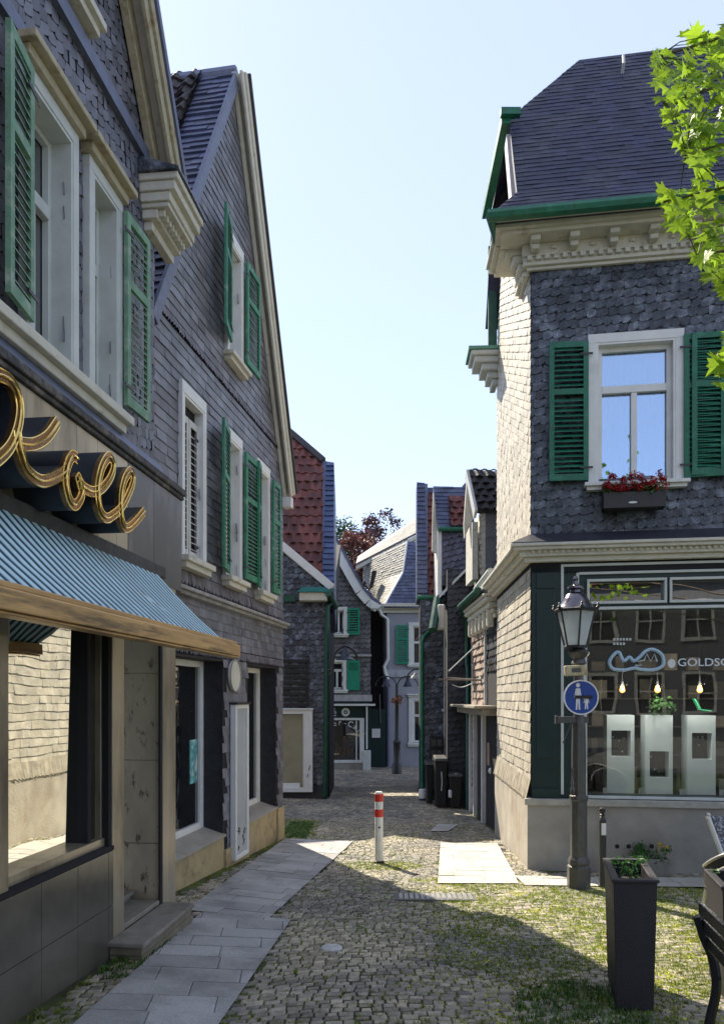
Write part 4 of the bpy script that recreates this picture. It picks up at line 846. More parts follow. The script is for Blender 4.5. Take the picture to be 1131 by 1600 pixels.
# eaves cornice (ornate) and gutter over the lane
q = MB()
for z0, z1, o_ in ((3.1, 3.18, .06), (3.18, 3.26, .11), (3.26, 3.36, .16), (3.36, 3.45, .22), (3.45, 3.51, .25)): q.box(R2, .9, 3.5, z0, z1, 0, o_)
for i in range(6): q.box(R2, 1.0+i*.45, 1.1+i*.45, 2.95, 3.26, .03, .16)
q.build('eaves_cornice', CREAM, H5, bevel=.03)
q = MB(); q.tube([R2.pt(.9, 3.57, .3), R2.pt(3.3, 3.57, .3)], .07, 8); q.tube([R2.pt(.95, 3.5, .28), R2.pt(.35, 3.4, .12), R2.pt(.2, 3.2, .07), R2.pt(.2, 2.5, .07), R2.pt(.35, 2.3, .07), R2.pt(.35, -.6, .07)], .045, 8); q.build('gutter', GREEND, H5, smooth=True)
q = MB(); q.tube([R2.pt(2.4, 3.72, .2), R2.pt(3.6, 3.86, .14)], .055, 8); q.box(R2, 2.2, 3.5, 3.62, 3.68, -.1, .22); q.build('lead_gutter', GREY_W, H5)
rf = F(R2.pt(0, 3.56, .25), R2.U, -R2.N*.55+V((0, 0, .85)))
MB().prism(rf, [(-.1, 0), (3.5, 0), (3.5, 2.6), (-.1, 2.6)], -.08, 0).build('roof', SLATED, H5); c_ = cover(rf, -.1, 3.5, 0, 2.6, .12, .2, 'rect', 0, .014); c_.build('roof_slates', SLATEN, H5)
MB().box(R2, .0, 3.5, -1, 3.45, -4, -.31).build('core', BACK, H5)
# dormer (front faces the lane, cheek faces the viewer)
DY = 14.3; dm = MB(); k = at(733, 800, DY)
K = F((0, DY, 0), (1, 0, 0)); kx = lambda px: K.u(px); kz = lambda py: K.hit(700, py)[1]
GSL = M('grey slate sheet', (.2, .2, .215), .6, .15, 5, .2, 30)
q = MB(); q.box(K, kx(757), kx(785), kz(895), kz(797), -.9, 0)
d5 = q.build('dormer', GSL, H5)
c_ = cover(F(K.pt(0, 0, .002), K.U), kx(758), kx(785), kz(890), kz(803), .3, .9, 'rect', 0, .01); c_.build('cheek_slates', GSL, d5)
q = MB(); q.box(K, kx(752), kx(758), kz(905), kz(800), -.9, .02).box(K, kx(738), kx(747), kz(905), kz(815), -.9, -.02); q.build('front_boards', CREAM, d5)
RW = F(K.pt(kx(748), 0, -.9), (0, -1, 0)); 
c_ = cover(F(K.pt(kx(749), 0, -.02), (1, 0, 0)), 0, .1, kz(898), kz(803), .11, .1, 'scale', .001, .03); c_.build('corner_slates', SLATEC, d5)
rfu = F(K.pt(kx(745), kz(799), .15), (1, 0, 0), (.0, .75, 1.1)); P = [(0, 0), (1.0, 0), (1.0, 1.05), (-.22, 1.05)]
rfu = F(K.pt(0, kz(798), .12), (1, 0, 0), (0, .42, .9)); P = [rfu.hit(746, 798), (kx(785)+.8, 0), (kx(785)+.8, rfu.hit(740, 740)[1]), rfu.hit(732, 735)]
MB().prism(rfu, P, -.08, 0).build('dormer_roof', TILED, d5); c_ = cover(rfu, P[3][0]-.1, P[1][0], -.02, P[3][1], .15, .19, 'pan', .002, .03); c_.clip_to(rfu, P); c_.build('dormer_tiles', TILED, d5)
q = MB(); q.strip(rfu, P[0], P[3], -.0, .05, -.22, .03); q.build('dormer_bargeboard', WHITE, d5)
q = MB(); q.prism(K, [(kx(729), kz(835)), (kx(745), kz(800)), (kx(733), kz(742)), (kx(728), kz(812))], -.4, -.3); q.build('gable_board', CREAM, d5)
# iron arm with stays fixed to the house
ar = thing('sign_bracket', 'rusty iron arm with diagonal stay and hanging chain fixed across the slate fronts', 'bracket', (2.0, 15, 1.6))
a_ = at(685, 1062, 14.8); b_ = at(762, 1063, 14.3); q = MB(); q.tube([a_, b_], .022, 6); q.tube([at(697, 1059, 14.75), b_+V((0, 0, .0))], .012, 5); q.build('arm', M('rust iron', (.2, .15, .1), .6, .3, 20, .3), ar)
q = MB(); q.tube([at(701, 1049, 14.7), at(756, 997, 14.35)], .012, 5); q.build('stay', GREY_W, ar)
q = MB(); q.tube(smooth_path([at(706, 1070, 14.7), at(722, 1074, 14.6), at(742, 1066, 14.4)], 5), .009, 5); q.box(K, kx(752), kx(763), kz(1068), kz(1056), -.3, -.1); q.build('chain', GREY_W, ar)
pb = MB(); K6 = F((0, 13.6, 0), (1, 0, 0)); pb.box(K6, K6.u(765), K6.u(773), K6.hit(770, 1198)[1], K6.hit(770, 1162)[1], -.3, -.12); solo(pb, 'letter_box', M('rose box', (.35, .25, .2), .6, .1), 'small rosy letter box on the dark post beside the pale slate wall', 'letter box', bevel=.01)
q = MB(); q.ball(K6.pt(K6.u(768), K6.hit(768, 1205)[1], -.02), .06, 12); q.tube([K6.pt(K6.u(768), K6.hit(768, 1205)[1], -.02), K6.pt(K6.u(775), K6.hit(768, 1205)[1], -.02)], .02, 6); solo(q, 'globe_lamp', WHITE, 'small white ball lamp fixed low beside the plaster plinth', 'wall lamp', smooth=True)
# ================================================================ THIRD RIGHT HOUSE (R3)
H6 = thing('slate_house', 'slate house with red pantiles, blue slate verge and two dormers beside the dark bins', 'house', (1.7, 18, gz(1.7, 18)), 'slate houses lining the lane')
Y3 = 17.8; K3 = F((0, Y3, 0), (1, 0, 0)); x3 = lambda px: K3.u(px); z3 = lambda py: K3.hit(700, py)[1]
xa, xb = x3(656), x3(694)
walled(K3, [(xa, -1), (xb+1.2, -1), (xb+1.2, z3(925)), (xa, z3(935))], [], -.3, 0).build('wall', BACK, H6)
c_ = cover(K3, xa, xb+.6, -.7, z3(930), .12, .15, 'scale', .001, .016, .12); c_.clip_to(K3, [(xa, -.8), (xb+.6, -.8), (xb+.6, z3(925)), (xa, z3(935))]); c_.build('slate_cladding', SLATED, H6)
MB().box(K3, xa+.42, xb+1.2, -1, z3(940), -5, -.31).build('core', BACK, H6)
q = MB(); q.box(K3, x3(693), x3(699), z3(1190), z3(950), 0, .05).box(K3, x3(690), x3(701), z3(1112), z3(1108), 0, .07); q.build('corner_board', WHITE, H6)
q = MB(); q.tube([K3.pt(x3(694), z3(962), .1), K3.pt(x3(662), z3(995), .1), K3.pt(x3(659), z3(1005), .1), K3.pt(x3(659), z3(1232), .1)], .045, 8); q.build('downpipe', GREEN, H6, smooth=True)
MB().lathe(K3.pt(x3(660), z3(1240), .1), [(.09, -.1), (.1, 0), (.09, .1), (.05, .12)], 12).build('pipe_foot', WHITE, H6)
# lane side of R3 (dark, receding to R2's gutter)
R3 = wall(xb+.35, Y3, 0, -1); MB().box(R3, -.02, 1.35, -1, 4.6, -.4, 0).build('wall', BACK, H6)
KF = F((0, 16.45, 0), (1, 0, 0)); c_ = cover(KF, KF.u(699), 2.3, -.7, 4.5, .13, .16, 'scale', .001, .02, .1); c_.clip_to(KF, [(KF.u(699), -.8), (2.28, -.8), (2.28, 4.5), (KF.u(699), 4.5)]); c_.build('slate_cladding', SD, H6)
MB().box(KF, KF.u(699), 2.28, -1, 4.5, -.5, -.01).build('wall', BACK, H6)
# parapet of slate + red tiles: steep roof facing the viewer
rk = F((0, Y3+.1, z3(935)), (1, 0, 0), (0, .35, 1)); 
def poly3(*p): return [rk.hit(a, b) for a, b in p]
P = poly3((651, 935), (668, 935), (668, 757), (651, 755)); MB().prism(rk, P, -.35, .03).build('verge_wall', LEAD, H6); c_ = cover(rk, P[0][0], P[1][0], 0, P[3][1], .125, .25, 'rect', .032, .02); c_.clip_to(rk, P); c_.build('slate_verge', SLATEB, H6)
P = poly3((668, 935), (688, 935), (688, 772), (668, 772)); MB().prism(rk, P, -.35, -.01).build('roof', TILER, H6); c_ = cover(rk, P[0][0], P[1][0]+.05, 0, P[3][1], .19, .2, 'pan', .0, .03); c_.clip_to(rk, P); c_.build('roof_tiles', TILER, H6)
P = poly3((683, 772), (735, 772), (732, 745), (722, 757), (668, 758), (668, 772)); MB().prism(rk, P, -.5, -.1).build('ridge_slates', SLATEB, H6)
q = MB(); q.tube([rk.pt(*rk.hit(652, 937), .1), rk.pt(*rk.hit(690, 937), .1)], .06, 8); q.build('gutter', GREEN, H6, smooth=True)
# dormer 2
DY = 17.0; D = F((0, DY, 0), (1, 0, 0)); dx = lambda px: D.u(px); dz_ = lambda py: D.hit(700, py)[1]
dr = MB().box(D, dx(690), dx(745), dz_(915), dz_(830), -.8, 0).build('dormer', BACK, H6)
c_ = cover(D, dx(690), dx(745), dz_(915), dz_(832), .13, .14, 'scale', .001, .02, .25); c_.clip_to(D, [(dx(690), dz_(915)), (dx(745), dz_(915)), (dx(745), dz_(832)), (dx(690), dz_(832))]); c_.build('cheek_slates', M('slate dusk', (.1, .105, .145), .5, .3, 9, .3, 40, .3), dr)
MB().box(D, dx(683.5), dx(690), dz_(930), dz_(828), -.8, .03).build('front_boards', WHITE, dr, bevel=.01)
MB().tube([D.pt(dx(684), dz_(828), .08), D.pt(dx(737), dz_(828), .08)], .055, 8).build('dormer_gutter', GREEN, dr, smooth=True)
ro = F(D.pt(0, dz_(825), .06), (1, 0, 0), (0, .5, 1)); P = [ro.hit(684, 826), ro.hit(740, 826), ro.hit(740, 762), ro.hit(677, 760)]
MB().prism(ro, P, -.1, 0).build('dormer_roof', SLATEB, dr); c_ = cover(ro, P[3][0], P[1][0], 0, P[2][1], .11, .2, 'rect', .001, .014); c_.clip_to(ro, P); c_.build('dormer_slates', SLATEB, dr)
P = [ro.hit(702, 824), ro.hit(740, 824), ro.hit(740, 778), ro.hit(700, 776)]; c_ = cover(ro, P[3][0], P[1][0], 0, P[2][1], .17, .21, 'pan', .02, .03); c_.clip_to(ro, P); c_.build('dormer_tiles', TILER, dr)
MB().prism(D, [(dx(676), dz_(858)), (dx(685), dz_(862)), (dx(684), dz_(800)), (dx(678), dz_(765))], -.3, -.2).build('gable_board', CREAM, dr)
# lean-to rake under the dormers
q = MB(); q.hexa([at(686, 935, 16.6), at(737, 884, 16.2), at(737, 884, 16.9), at(686, 935, 17.3)], [p+V((0, 0, .07)) for p in (at(686, 935, 16.6), at(737, 884, 16.2), at(737, 884, 16.9), at(686, 935, 17.3))]); q.build('lean_to_roof', GREY_W, H6)
q = MB(); q.prism(F((0, 16.75, 0), (1, 0, 0)), [F((0, 16.75, 0), (1, 0, 0)).hit(a, b) for a, b in ((692, 940), (737, 940), (737, 890), (692, 934))], -.3, 0); q.build('lean_to_wall', SD, H6)
q = MB(); q.tube([at(676, 985, 16.3), at(684, 936, 16.7)], .1, 8); q.build('lean_to_gutter', GREEND, H6, smooth=True)
q = MB(); q.box(F((0, 16.5, 0), (1, 0, 0)), at(683, 960, 16.5).x, at(695, 960, 16.5).x, at(690, 985, 16.5).z, at(690, 945, 16.5).z, -.1, .1); q.build('eave_scroll', CREAM, H6, bevel=.04)
# letter boxes on R3 wall
mbx = thing('mail_boxes', 'block of four dark mail boxes on the slate wall above the bins', 'mail box', K3.pt(x3(680), z3(1185), .05)); q = MB(); q.box(K3, x3(671), x3(691), z3(1186), z3(1151), .0, .15); q.build('cabinet', BLACKP, mbx, bevel=.01)
for i in range(2):
    for j in range(2): MB().box(K3, x3(672.5+i*9.5), x3(680+i*9.5), z3(1166+j*17), z3(1155+j*17), .15, .16).build('flap', IRONG, mbx)
# ================================================================ HOUSE 3 (left, behind house 2)
H3 = thing('slate_house', 'dark slate house with red pantiled roof, blue slate verge and white display window', 'house', (-1.5, 17.9, gz(-1.5, 17.9)), 'slate houses lining the lane')
Y3 = 17.9; K = F((0, Y3, 0), (1, 0, 0)); X = lambda px: K.u(px); Z = lambda py: K.hit(500, py)[1]
xe = X(511); P = [(-4.5, -1), (xe, -1), (xe, Z(925)), (X(440), Z(852)), (-4.5, Z(852)+2.0)]
walled(K, P, [], -.3, 0).build('wall', BACK, H3); c_ = cover(K, -2.4, xe, -.3, Z(846), .13, .17, 'scale', .001, .018, .0); c_.clip_to(K, [(-2.4, -.3), (xe, -.3), (xe, Z(925)), (X(440), Z(852)), (-2.4, Z(852))]); c_.build('slate_cladding', SLATED, H3)
MB().box(K, -4.5, xe, -1, -.3, 0, .03).build('plinth', M('dark plinth', (.04, .04, .045), .7), H3)
MB().box(K, -4.5, xe+.04, -1, Z(930), -3.4, -.31).build('core', BACK, H3)
q = MB(); q.strip(K, (X(436), Z(852)), (X(518), Z(921)), -.06, .12, -.3, .14); q.build('bargeboard', WHITE, H3, bevel=.01)
q = MB(); q.box(K, X(469), X(512), Z(941), Z(928), 0, .3); q.build('eave_box', CREAM, H3, bevel=.02); q = MB(); q.prism(K, [(X(466), Z(928)), (X(517), Z(928)), (X(507), Z(921)), (X(474), Z(921))], 0, .36); q.build('eave_cap', M('teal flashing', (.02, .2, .2), .5), H3)
q = MB(); q.box(K, X(441), X(462), Z(941), Z(931), 0, .12); q.tube([K.pt(X(518), Z(925), .3), K.pt(X(520), Z(938), -.1), K.pt(X(512), Z(948), .06), K.pt(X(511), Z(1000), .06), K.pt(X(508), Z(1245), .06)], .055, 8); q.build('downpipe', GREEND, H3, smooth=True)
q = MB(); q.box(K, X(486), X(519), Z(946), Z(932), .05, .34) if False else q.tube([K.pt(X(514), Z(930), .36), K.pt(X(523), Z(944), -.5)], .08, 8); q.build('gutter', GREEND, H3, smooth=True)
# slatted vent
q = MB()
for i in range(9): z = Z(1104)+(Z(1031)-Z(1104))*i/8.5; q.box(K, X(444), X(480), z, z+.07, .02, .07)
q.box(K, X(480), X(482), Z(1104), Z(1029), .02, .09); q.build('slatted_shutter', BLACKP, H3)
# white display window
a, b, c, d = X(440), X(489), Z(1237), Z(1109)
q = MB(); q.box(K, a-.3, b, c, c+.1, .03, .16).box(K, a-.3, b, d-.1, d, .03, .16).box(K, b-.22, b, c+.1, d-.1, .03, .16).box(K, a-.3, b+.02, d, d+.03, .02, .2); q.box(K, b-.22, b-.2, c+.1, d-.1, .16, .17).box(K, a-.3, b-.3, c+.1, c+.2, .03, .1); fr = q.build('display_window', WHITE, H3, bevel=.012)
MB().box(K, a-.3, b-.22, c+.1, d-.1, .03, .06).build('panel', M('sandy pane', (.28, .25, .17), .35, .15, 3, .1), fr)
q = MB(); q.tube([K.pt(b-.06, c+.62, .165), K.pt(b-.09, c+.5, .165)], .008, 4).tube([K.pt(b-.1, c+.42, .165), K.pt(b-.13, c+.34, .165)], .008, 4); q.build('scribble', BLACKP, fr)
# big red roof and slate verge
rk = F((0, 18.25, Z(905)), (1, 0, 0), (0, 2.2, 4.0))
P = [rk.hit(x, y) for x, y in ((360, 905), (506, 925), (506, 722), (457, 680), (360, 600))]
MB().prism(rk, P, -.15, 0).build('roof', TILER, H3); c_ = cover(rk, P[0][0], P[1][0], P[1][1], P[4][1], .29, .22, 'pan', .001, .03); c_.clip_to(rk, P); c_.build('roof_tiles', TILER, H3)
q = MB(); q.strip(rk, P[4], P[3], -.02, .06, -.1, .12).strip(rk, P[3], P[2], -.1, .06, -.1, .12); q.build('ridge', TILED, H3)
P = [rk.hit(x, y) for x, y in ((504, 930), (522, 930), (522, 726), (504, 722))]
MB().prism(rk, P, -1.6, .06).build('verge_wall', SLATEB, H3); c_ = cover(rk, P[0][0], P[1][0], P[0][1], P[2][1], .17, .5, 'rect', .062, .03, 0); c_.clip_to(rk, P); c_.build('slate_verge', M('slate verge blue', (.05, .075, .17), .5, .2, 6, .2, 40, .2), H3)
MB().hexa([(-5, 18.5, 3.8), (P[1][0]-.05, 18.5, 3.8), (P[1][0]-.05, 21.5, 3.8), (-5, 25.5, 3.8)], [(-5, 19.2, 4.6), (P[1][0]-.05, 19.2, 4.6), (P[1][0]-.05, 25.4, 6.8), (-5, 25.4, 6.8)]).build('core', BACK, H3)  # hidden rear drawn out deeper to cast shade over the lane end
wl_ = wall(X(511), Y3, 0, 1); 
# ================================================================ CAFE HOUSE (F1)
H7 = thing('cafe_house', 'gabled slate house with curved white bargeboard and dark green café front at the lane end', 'house', (-1, 27.5, -.82))
YF = 27.5; K = F((0, YF, 0), (1, 0, 0)); X = lambda px: K.u(px); Z = lambda py: K.hit(540, py)[1]
xl = -4.0; xr = X(579)
P = [(xl, -1), (xr, -1), (xr, Z(935)), (X(528), Z(855)), (X(500), Z(800)), (xl, Z(800))]
wa = (X(520), X(538), Z(990), Z(953)); wb = (X(516), X(537), Z(1077), Z(1034))
walled(K, P, [wa, wb], -.3, 0).build('wall', BACK, H7)
SLF = M('slate cafe gable', (.12, .115, .12), .5, .3, 7, .4, 30, .42)
c_ = cover(K, X(490), xr, Z(1095), Z(845), .17, .2, 'scale', .001, .025, 0, [wa, wb]); c_.clip_to(K, [(X(490), Z(1095)), (xr, Z(1095)), (xr, Z(935)), (X(528), Z(855)), (X(490), Z(795))]); c_.build('slate_cladding', SLF, H7)
MB().box(K, xl, xr-.02, -1, Z(940), -6, -.45).build('core', BACK, H7)
MB().prism(K, [(xl, Z(940)), (xr-.2, Z(940)), (X(524), Z(860)), (X(500), Z(806)), (xl, Z(806))], -6, -.45).build('core', BACK, H7)
path = [(508, 820), (518, 838), (528, 856), (540, 878), (552, 900), (565, 922), (578, 937), (592, 947)]
hp_ = [K.hit(a, b, .25) for a, b in path]; q = MB(); q2 = MB()
for p, r_ in zip(hp_, hp_[1:]): q.strip(K, p, r_, -.24, .06, .1, .26); q2.strip(K, p, r_, .06, .14, -6, .3)
q.build('bargeboard', WHITE, H7); q2.build('roof', SLATEB, H7)
q = MB(); q.prism(K, [K.hit(a, b) for a, b in ((578, 938), (596, 948), (590, 953), (579, 953))], -.4, .3); q.build('eave_return', WHITE, H7, bevel=.02)
GF = M('bright green shutter', (.01, .26, .15), .45, .12, 8, .1)
fr = window(K, *wa, H7, rec=.12, cas=.11, proud=.05, m=WHITE, trans=0, mull=1, sill=.12, sash=.05); shutter(K, wa[1]+.13, 1, .42, wa[2]-.05, wa[3]+.05, 2, GF, fr, pitch=.09, mid=False)
fr = window(K, *wb, H7, rec=.12, cas=.11, proud=.05, m=WHITE, trans=.3, mull=1, sill=.12, sash=.05)
u = wb[1]+.13; sh = MB(); sh.box(K, u, u+.44, wb[2]-.04, wb[2]+.68, .06, .1).box(K, u, u+.06, wb[2]+.68, wb[3]+.04, .06, .1).box(K, u+.38, u+.44, wb[2]+.68, wb[3]+.04, .06, .1).box(K, u+.06, u+.38, wb[3]-.04, wb[3]+.04, .06, .1)
for i in range(4): sh.box(K, u+.06, u+.38, wb[2]+.7+i*.07, wb[2]+.74+i*.07, .065, .09)
sh.build('shutter', GF, fr)
q = MB(); q.box(K, X(500), xr+.03, Z(1026), Z(1023), 0, .1).box(K, X(500), xr+.05, Z(1096), Z(1086), 0, .12); q.build('string_course', M('pale string', (.35, .34, .34), .6), H7)
q = MB(); q.box(K, xl, xr, -1, Z(1097), 0, .06); q.build('shop_front', PETROL, H7)
q = MB(); q.box(K, X(490), X(586), Z(1103), Z(1100), .0, .45); q.build('canopy_edge', WHITE, H7)
q = MB(); a, b, c, d = X(490), X(569), Z(1192), Z(1122); q.box(K, a, b, d-.08, d, .06, .12).box(K, b-.16, b, c+.1, d-.08, .06, .12).box(K, a, b+.04, c, c+.1, .06, .16).box(K, b-.3, b-.26, c+.1, d-.08, .06, .09); fr = q.build('window', WHITE, H7, bevel=.008)
MB().box(K, a, b-.16, c+.1, d-.08, .06, .07).build('pane', glass('cafe pane', .18, (.008, .008, .01)), fr)
q = MB()
for i in range(6): q.box(K, X(518+i*6), X(522.5+i*6), Z(1182)+.1*(i % 2), Z(1150)-.2*(i % 3), .071, .076)
q.build('window_pictures', M('dim pictures', (.07, .045, .03), .7, .5, 9, 0), fr)
MB().box(K, xl, b, -1, c, .06, .13).build('plinth', PLB, H7)
text('Café', K, X(526), Z(1119), .42, .07, .005, 'lettering', WHITE, H7, align='RIGHT', sx=.85); q = MB(); q.ring(K, X(540), Z(1113), .07, .15, .07, .085, 20); q.disc(K, X(540), Z(1113), .03, .03, .07, .085, 10).build('lettering_ring', WHITE, H7)
wd = 'Theater-Café'; cx_, cz_, rr_ = X(533), Z(1168), .8
for i, ch in enumerate(wd):
    an = R(168-i*12.5); g = F(K.pt(cx_+rr_*math.cos(an), cz_+rr_*math.sin(an), .078), (math.sin(an), 0, -math.cos(an)), (math.cos(an), 0, math.sin(an))); text(ch, g, 0, 0, .29, .0, .003, 'arc_lettering', WHITE, H7, align='CENTER', sx=.95)
q = MB(); q.box(K, X(571), X(578), -.82, Z(1104), .06, .14).build('door_post', PETROL, H7); MB().tube([K.pt(X(573), Z(1104), .3), K.pt(X(573), Z(1170), .3)], .03, 6).build('awning_rod', WHITE, H7)
pl = MB(); pl.box(K, X(567), X(579), -.82, Z(1172), .2, .5); solo(pl, 'planter_box', GREY_W, 'tall narrow pale box standing beside the café window', 'planter', bevel=.02)
# dark passage between the houses
H8 = thing('passage_gate', 'dark timber gate with a white notice closing the passage beside the café', 'gate', (.45, 28, -.82))
K8 = F((0, 28.2, 0), (1, 0, 0)); MB().box(K8, K8.u(574), K8.u(603), -.9, K8.hit(590, 1108)[1], -.1, 0).build('leaf', PETROL, H8); MB().box(K8, K8.u(581), K8.u(594), K8.hit(590, 1153)[1], K8.hit(590, 1139)[1], .0, .02).build('notice', WHITE, H8); MB().tube([K8.pt(K8.u(593), K8.hit(590, 1085)[1], .05), K8.pt(K8.u(594), K8.hit(590, 1130)[1], .05)], .025, 6).build('pipe', IRONG, H8)
H9 = thing('passage_shade', 'dark block standing for shade in the passage between café and grey house', 'house', (.4, 30, -.82)); MB().box(F((0, 30, 0), (1, 0, 0)), -.2, 1.6, -.9, at(590, 948, 30).z, -3, 0).build('wall', SDD, H9)  # dark block added as the shade filling the passage
# ================================================================ GREY HOUSE (F2)
H10 = thing('grey_house', 'grey plastered house with one green shutter and sunlit flared slate roof at the lane end', 'house', (1.6, 28.5, -.82))
YG = 28.5; K = F((0, YG, 0), (1, 0, 0)); X = lambda px: K.u(px); Z = lambda py: K.hit(620, py)[1]
GP = M('violet grey plaster', (.33, .335, .39), .85, .06, 3, .12, 40); xl = X(604); xr = 5.5
w1 = (X(644), X(664), Z(1038), Z(978)); w2 = (X(645), X(666), Z(1160), Z(1094))
walled(K, [(xl, -1), (xr, -1), (xr, Z(948)), (xl, Z(948))], [w1, w2], -.3, 0).build('wall', GP, H10)
GS = wall(xl-.25, 31, .0001, -1)
MB().hexa([(X(599), 28.9, -1), (xl, 28.5, -1), (xl, 31, -1), (X(599), 31, -1)], [(X(599), 28.9, Z(948)), (xl, 28.5, Z(948)), (xl, 31, Z(948)), (X(599), 31, Z(948))]).build('side_wall', GP, H10, recalc=True)
MB().box(K, xl+.05, xr, -1, Z(950), -5, -.45).build('core', BACK, H10)
q = MB()
for y0, y1, o_ in ((958, 953, .08), (953, 949, .16), (949, 944, .26)): q.box(K, xl-.15-o_, xr, Z(y0), Z(y1), -.5, o_)
q.build('eaves_cornice', CREAM, H10, bevel=.01)
q = MB(); q.box(K, xl-.04, xr, Z(1058), Z(1047), 0, .07); q.build('string_course', M('pale grey band', (.42, .43, .47), .8), H10)
fr = window(K, *w1, H10, rec=.12, cas=.14, proud=.05, m=WHITE, trans=.42, mull=0, sill=.1, top=.12); shutter(K, w1[0]-.16, -1, .45, w1[2], w1[3]+.02, 2, GF, fr, pitch=.08)
MB().box(K, w1[0]+.12, w1[1], w1[3]-.5, w1[3]-.1, -.131, -.125).build('window_poster', M('orange poster', (.6, .16, .04), .5, .4, 8, 0), fr)
fr = window(K, *w2, H10, rec=.12, cas=.16, proud=.05, m=WHITE, trans=.36, mull=0, sill=.14, hood=True)
q = MB(); q.tube([K.pt(X(592), Z(953), .2), K.pt(X(596), Z(962), .2), K.pt(X(605), Z(968), .15), K.pt(X(606), Z(1030), .12), K.pt(X(600), Z(1042), .12), K.pt(X(602), Z(1053), .12), K.pt(X(606), Z(1062), .12)], .065, 8); q.build('downpipe', WHITE, H10, smooth=True)
q = MB(); q.tube([K.pt(X(606), Z(1062), .12), K.pt(X(606), Z(1200), .12)], .05, 8); q.build('lower_downpipe', M('violet pipe', (.12, .12, .2), .5), H10, smooth=True)
# flared hip roof: left slope (sunlit) and front slope (shaded)
A0, A1 = at(598, 950, 28.3), at(588, 940, 31); M0, M1 = at(629, 895, 29.0), at(572, 912, 32.5); T0, T1 = at(636, 846, 29.6), at(566, 880, 34)
def patch(ps, name, m, ch=.0, th=.05):
    q = MB(); a, b, c, d = ps; n = 7
    g = lambda s, t: (a*(1-s)+b*s)*(1-t)+(d*(1-s)+c*s)*t
    nrm = (b-a).cross(d-a).normalized()
    rows = max(3, int((d-a).length/.15)); cols = max(2, int((b-a).length/.24))
    for i in range(rows):
        for j in range(-1, cols):
            s0 = (j+.5*(i % 2))/cols; s1 = s0+1/cols; s0 = max(0, s0); s1 = min(1, s1)
            if s1-s0 < .01: continue
            t0, t1 = i/rows, (i+1.1)/rows; k = random.uniform(.01, .03)
            q.add([g(s0+.002, t0)+nrm*k, g(s1-.002, t0)+nrm*k, g(s1-.002, t1)+nrm*.003, g(s0+.002, t1)+nrm*.003, g(s0, t0), g(s1, t0)], [(0, 1, 2, 3), (4, 5, 1, 0)])
    q.add([a, b, c, d], [(0, 1, 2, 3)]); return q.build(name, m, H10)
SLL = M('slate sunny', (.3, .29, .24), .55, .2, 6, .2, 40, .2)  # paler copy of the roof slate, with the left slope's sunlight in its colour
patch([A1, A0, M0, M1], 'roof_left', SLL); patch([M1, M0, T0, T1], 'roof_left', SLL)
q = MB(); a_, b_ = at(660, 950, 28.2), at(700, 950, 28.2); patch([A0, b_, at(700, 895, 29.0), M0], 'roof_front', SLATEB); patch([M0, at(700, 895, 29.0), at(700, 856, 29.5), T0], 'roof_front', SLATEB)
q = MB(); q.tube([A0, M0, T0], .04, 6); q.tube([at(651, 870, 29.7), at(655, 945, 28.3)], .05, 6); q.build('hip_flashing', WHITE, H10)
q = MB(); q.hexa([at(577, 922, 31), at(583, 918, 31), at(588, 898, 31), at(581, 898, 31)], [p+V((0, -.4, .1)) for p in (at(577, 922, 31), at(583, 918, 31), at(588, 898, 31), at(581, 898, 31))]); q.build('skylight', BLACKP, H10, recalc=True)
# upper gabled roof behind, cream eave
H11 = thing('cream_eaved_house', 'pale house with long cream eave and light roof rising behind the grey house', 'house', (2, 34, -.82))
a, b, c, d = at(556, 884, 33), at(665, 828, 33), at(665, 803, 34.5), at(559, 873, 34.5)
q = MB(); q.hexa([a, b, c, d], [p+V((0, 0, .1)) for p in (a, b, c, d)]); q.build('roof', M('pale sheet roof', (.14, .13, .125), .7, .15, 4, .2), H11)
q = MB()
for dz0, dz1, dy in ((-.18, -.02, -.05), (-.45, -.19, .25), (-.62, -.46, .4)): q.hexa([a+V((.3 if dz0 < -.2 else 0, dy, dz0)), b+V((0, dy, dz0)), b+V((0, dy+.3, dz0)), a+V((.3 if dz0 < -.2 else 0, dy+.3, dz0))], [a+V((.3 if dz0 < -.2 else 0, dy, dz1)), b+V((0, dy, dz1)), b+V((0, dy+.3, dz1)), a+V((.3 if dz0 < -.2 else 0, dy+.3, dz1))])
q.build('eaves_cornice', CREAM, H11); MB().hexa([(at(578, 950, 34).x, 34.2, -1), (7, 34.2, -1), (7, 40, -1), (at(578, 950, 34).x, 40, -1)], [(at(578, 950, 34).x, 34.2, at(585, 893, 34).z), (7, 34.2, at(700, 855, 34).z), (7, 40, 7), (at(578, 950, 34).x, 40, at(585, 893, 34).z)]).build('wall', SLATED, H11)
# ================================================================ TREES beyond
def tree(name, lab, cx, cy, zc, rx, rz, m, n, s0, s1, blobs, seed):
    random.seed(seed); t = thing(name, lab, 'tree', (cx, cy, -.8)); q = MB(); q.tube([(cx, cy, -.8), (cx+.1, cy, zc*.4), (cx-.1, cy, zc-.3*rz)], [.35, .28, .18], 8); 
    for i in range(7): an = i*.9; q.tube([(cx, cy, zc*.55), (cx+math.cos(an)*rx*.4, cy+math.sin(an)*rx*.3, zc), (cx+math.cos(an)*rx*.75, cy+math.sin(an)*rx*.5, zc+rz*.5)], [.12, .07, .02], 5)
    q.build('trunk', M('bark', (.06, .045, .035), .9, .3, 10, .5), t); q = MB()
    for _ in range(blobs):
        d = V((random.gauss(0, 1), random.gauss(0, 1), random.gauss(0, 1))).normalized(); k = random.uniform(.45, 1.02); p = V((cx+d.x*rx*k, cy+d.y*rx*k*.8, zc+d.z*rz*k)); leafy(q, p, random.uniform(.3, .7), n//blobs, s0, s1)
    q.build('crown', m, t)
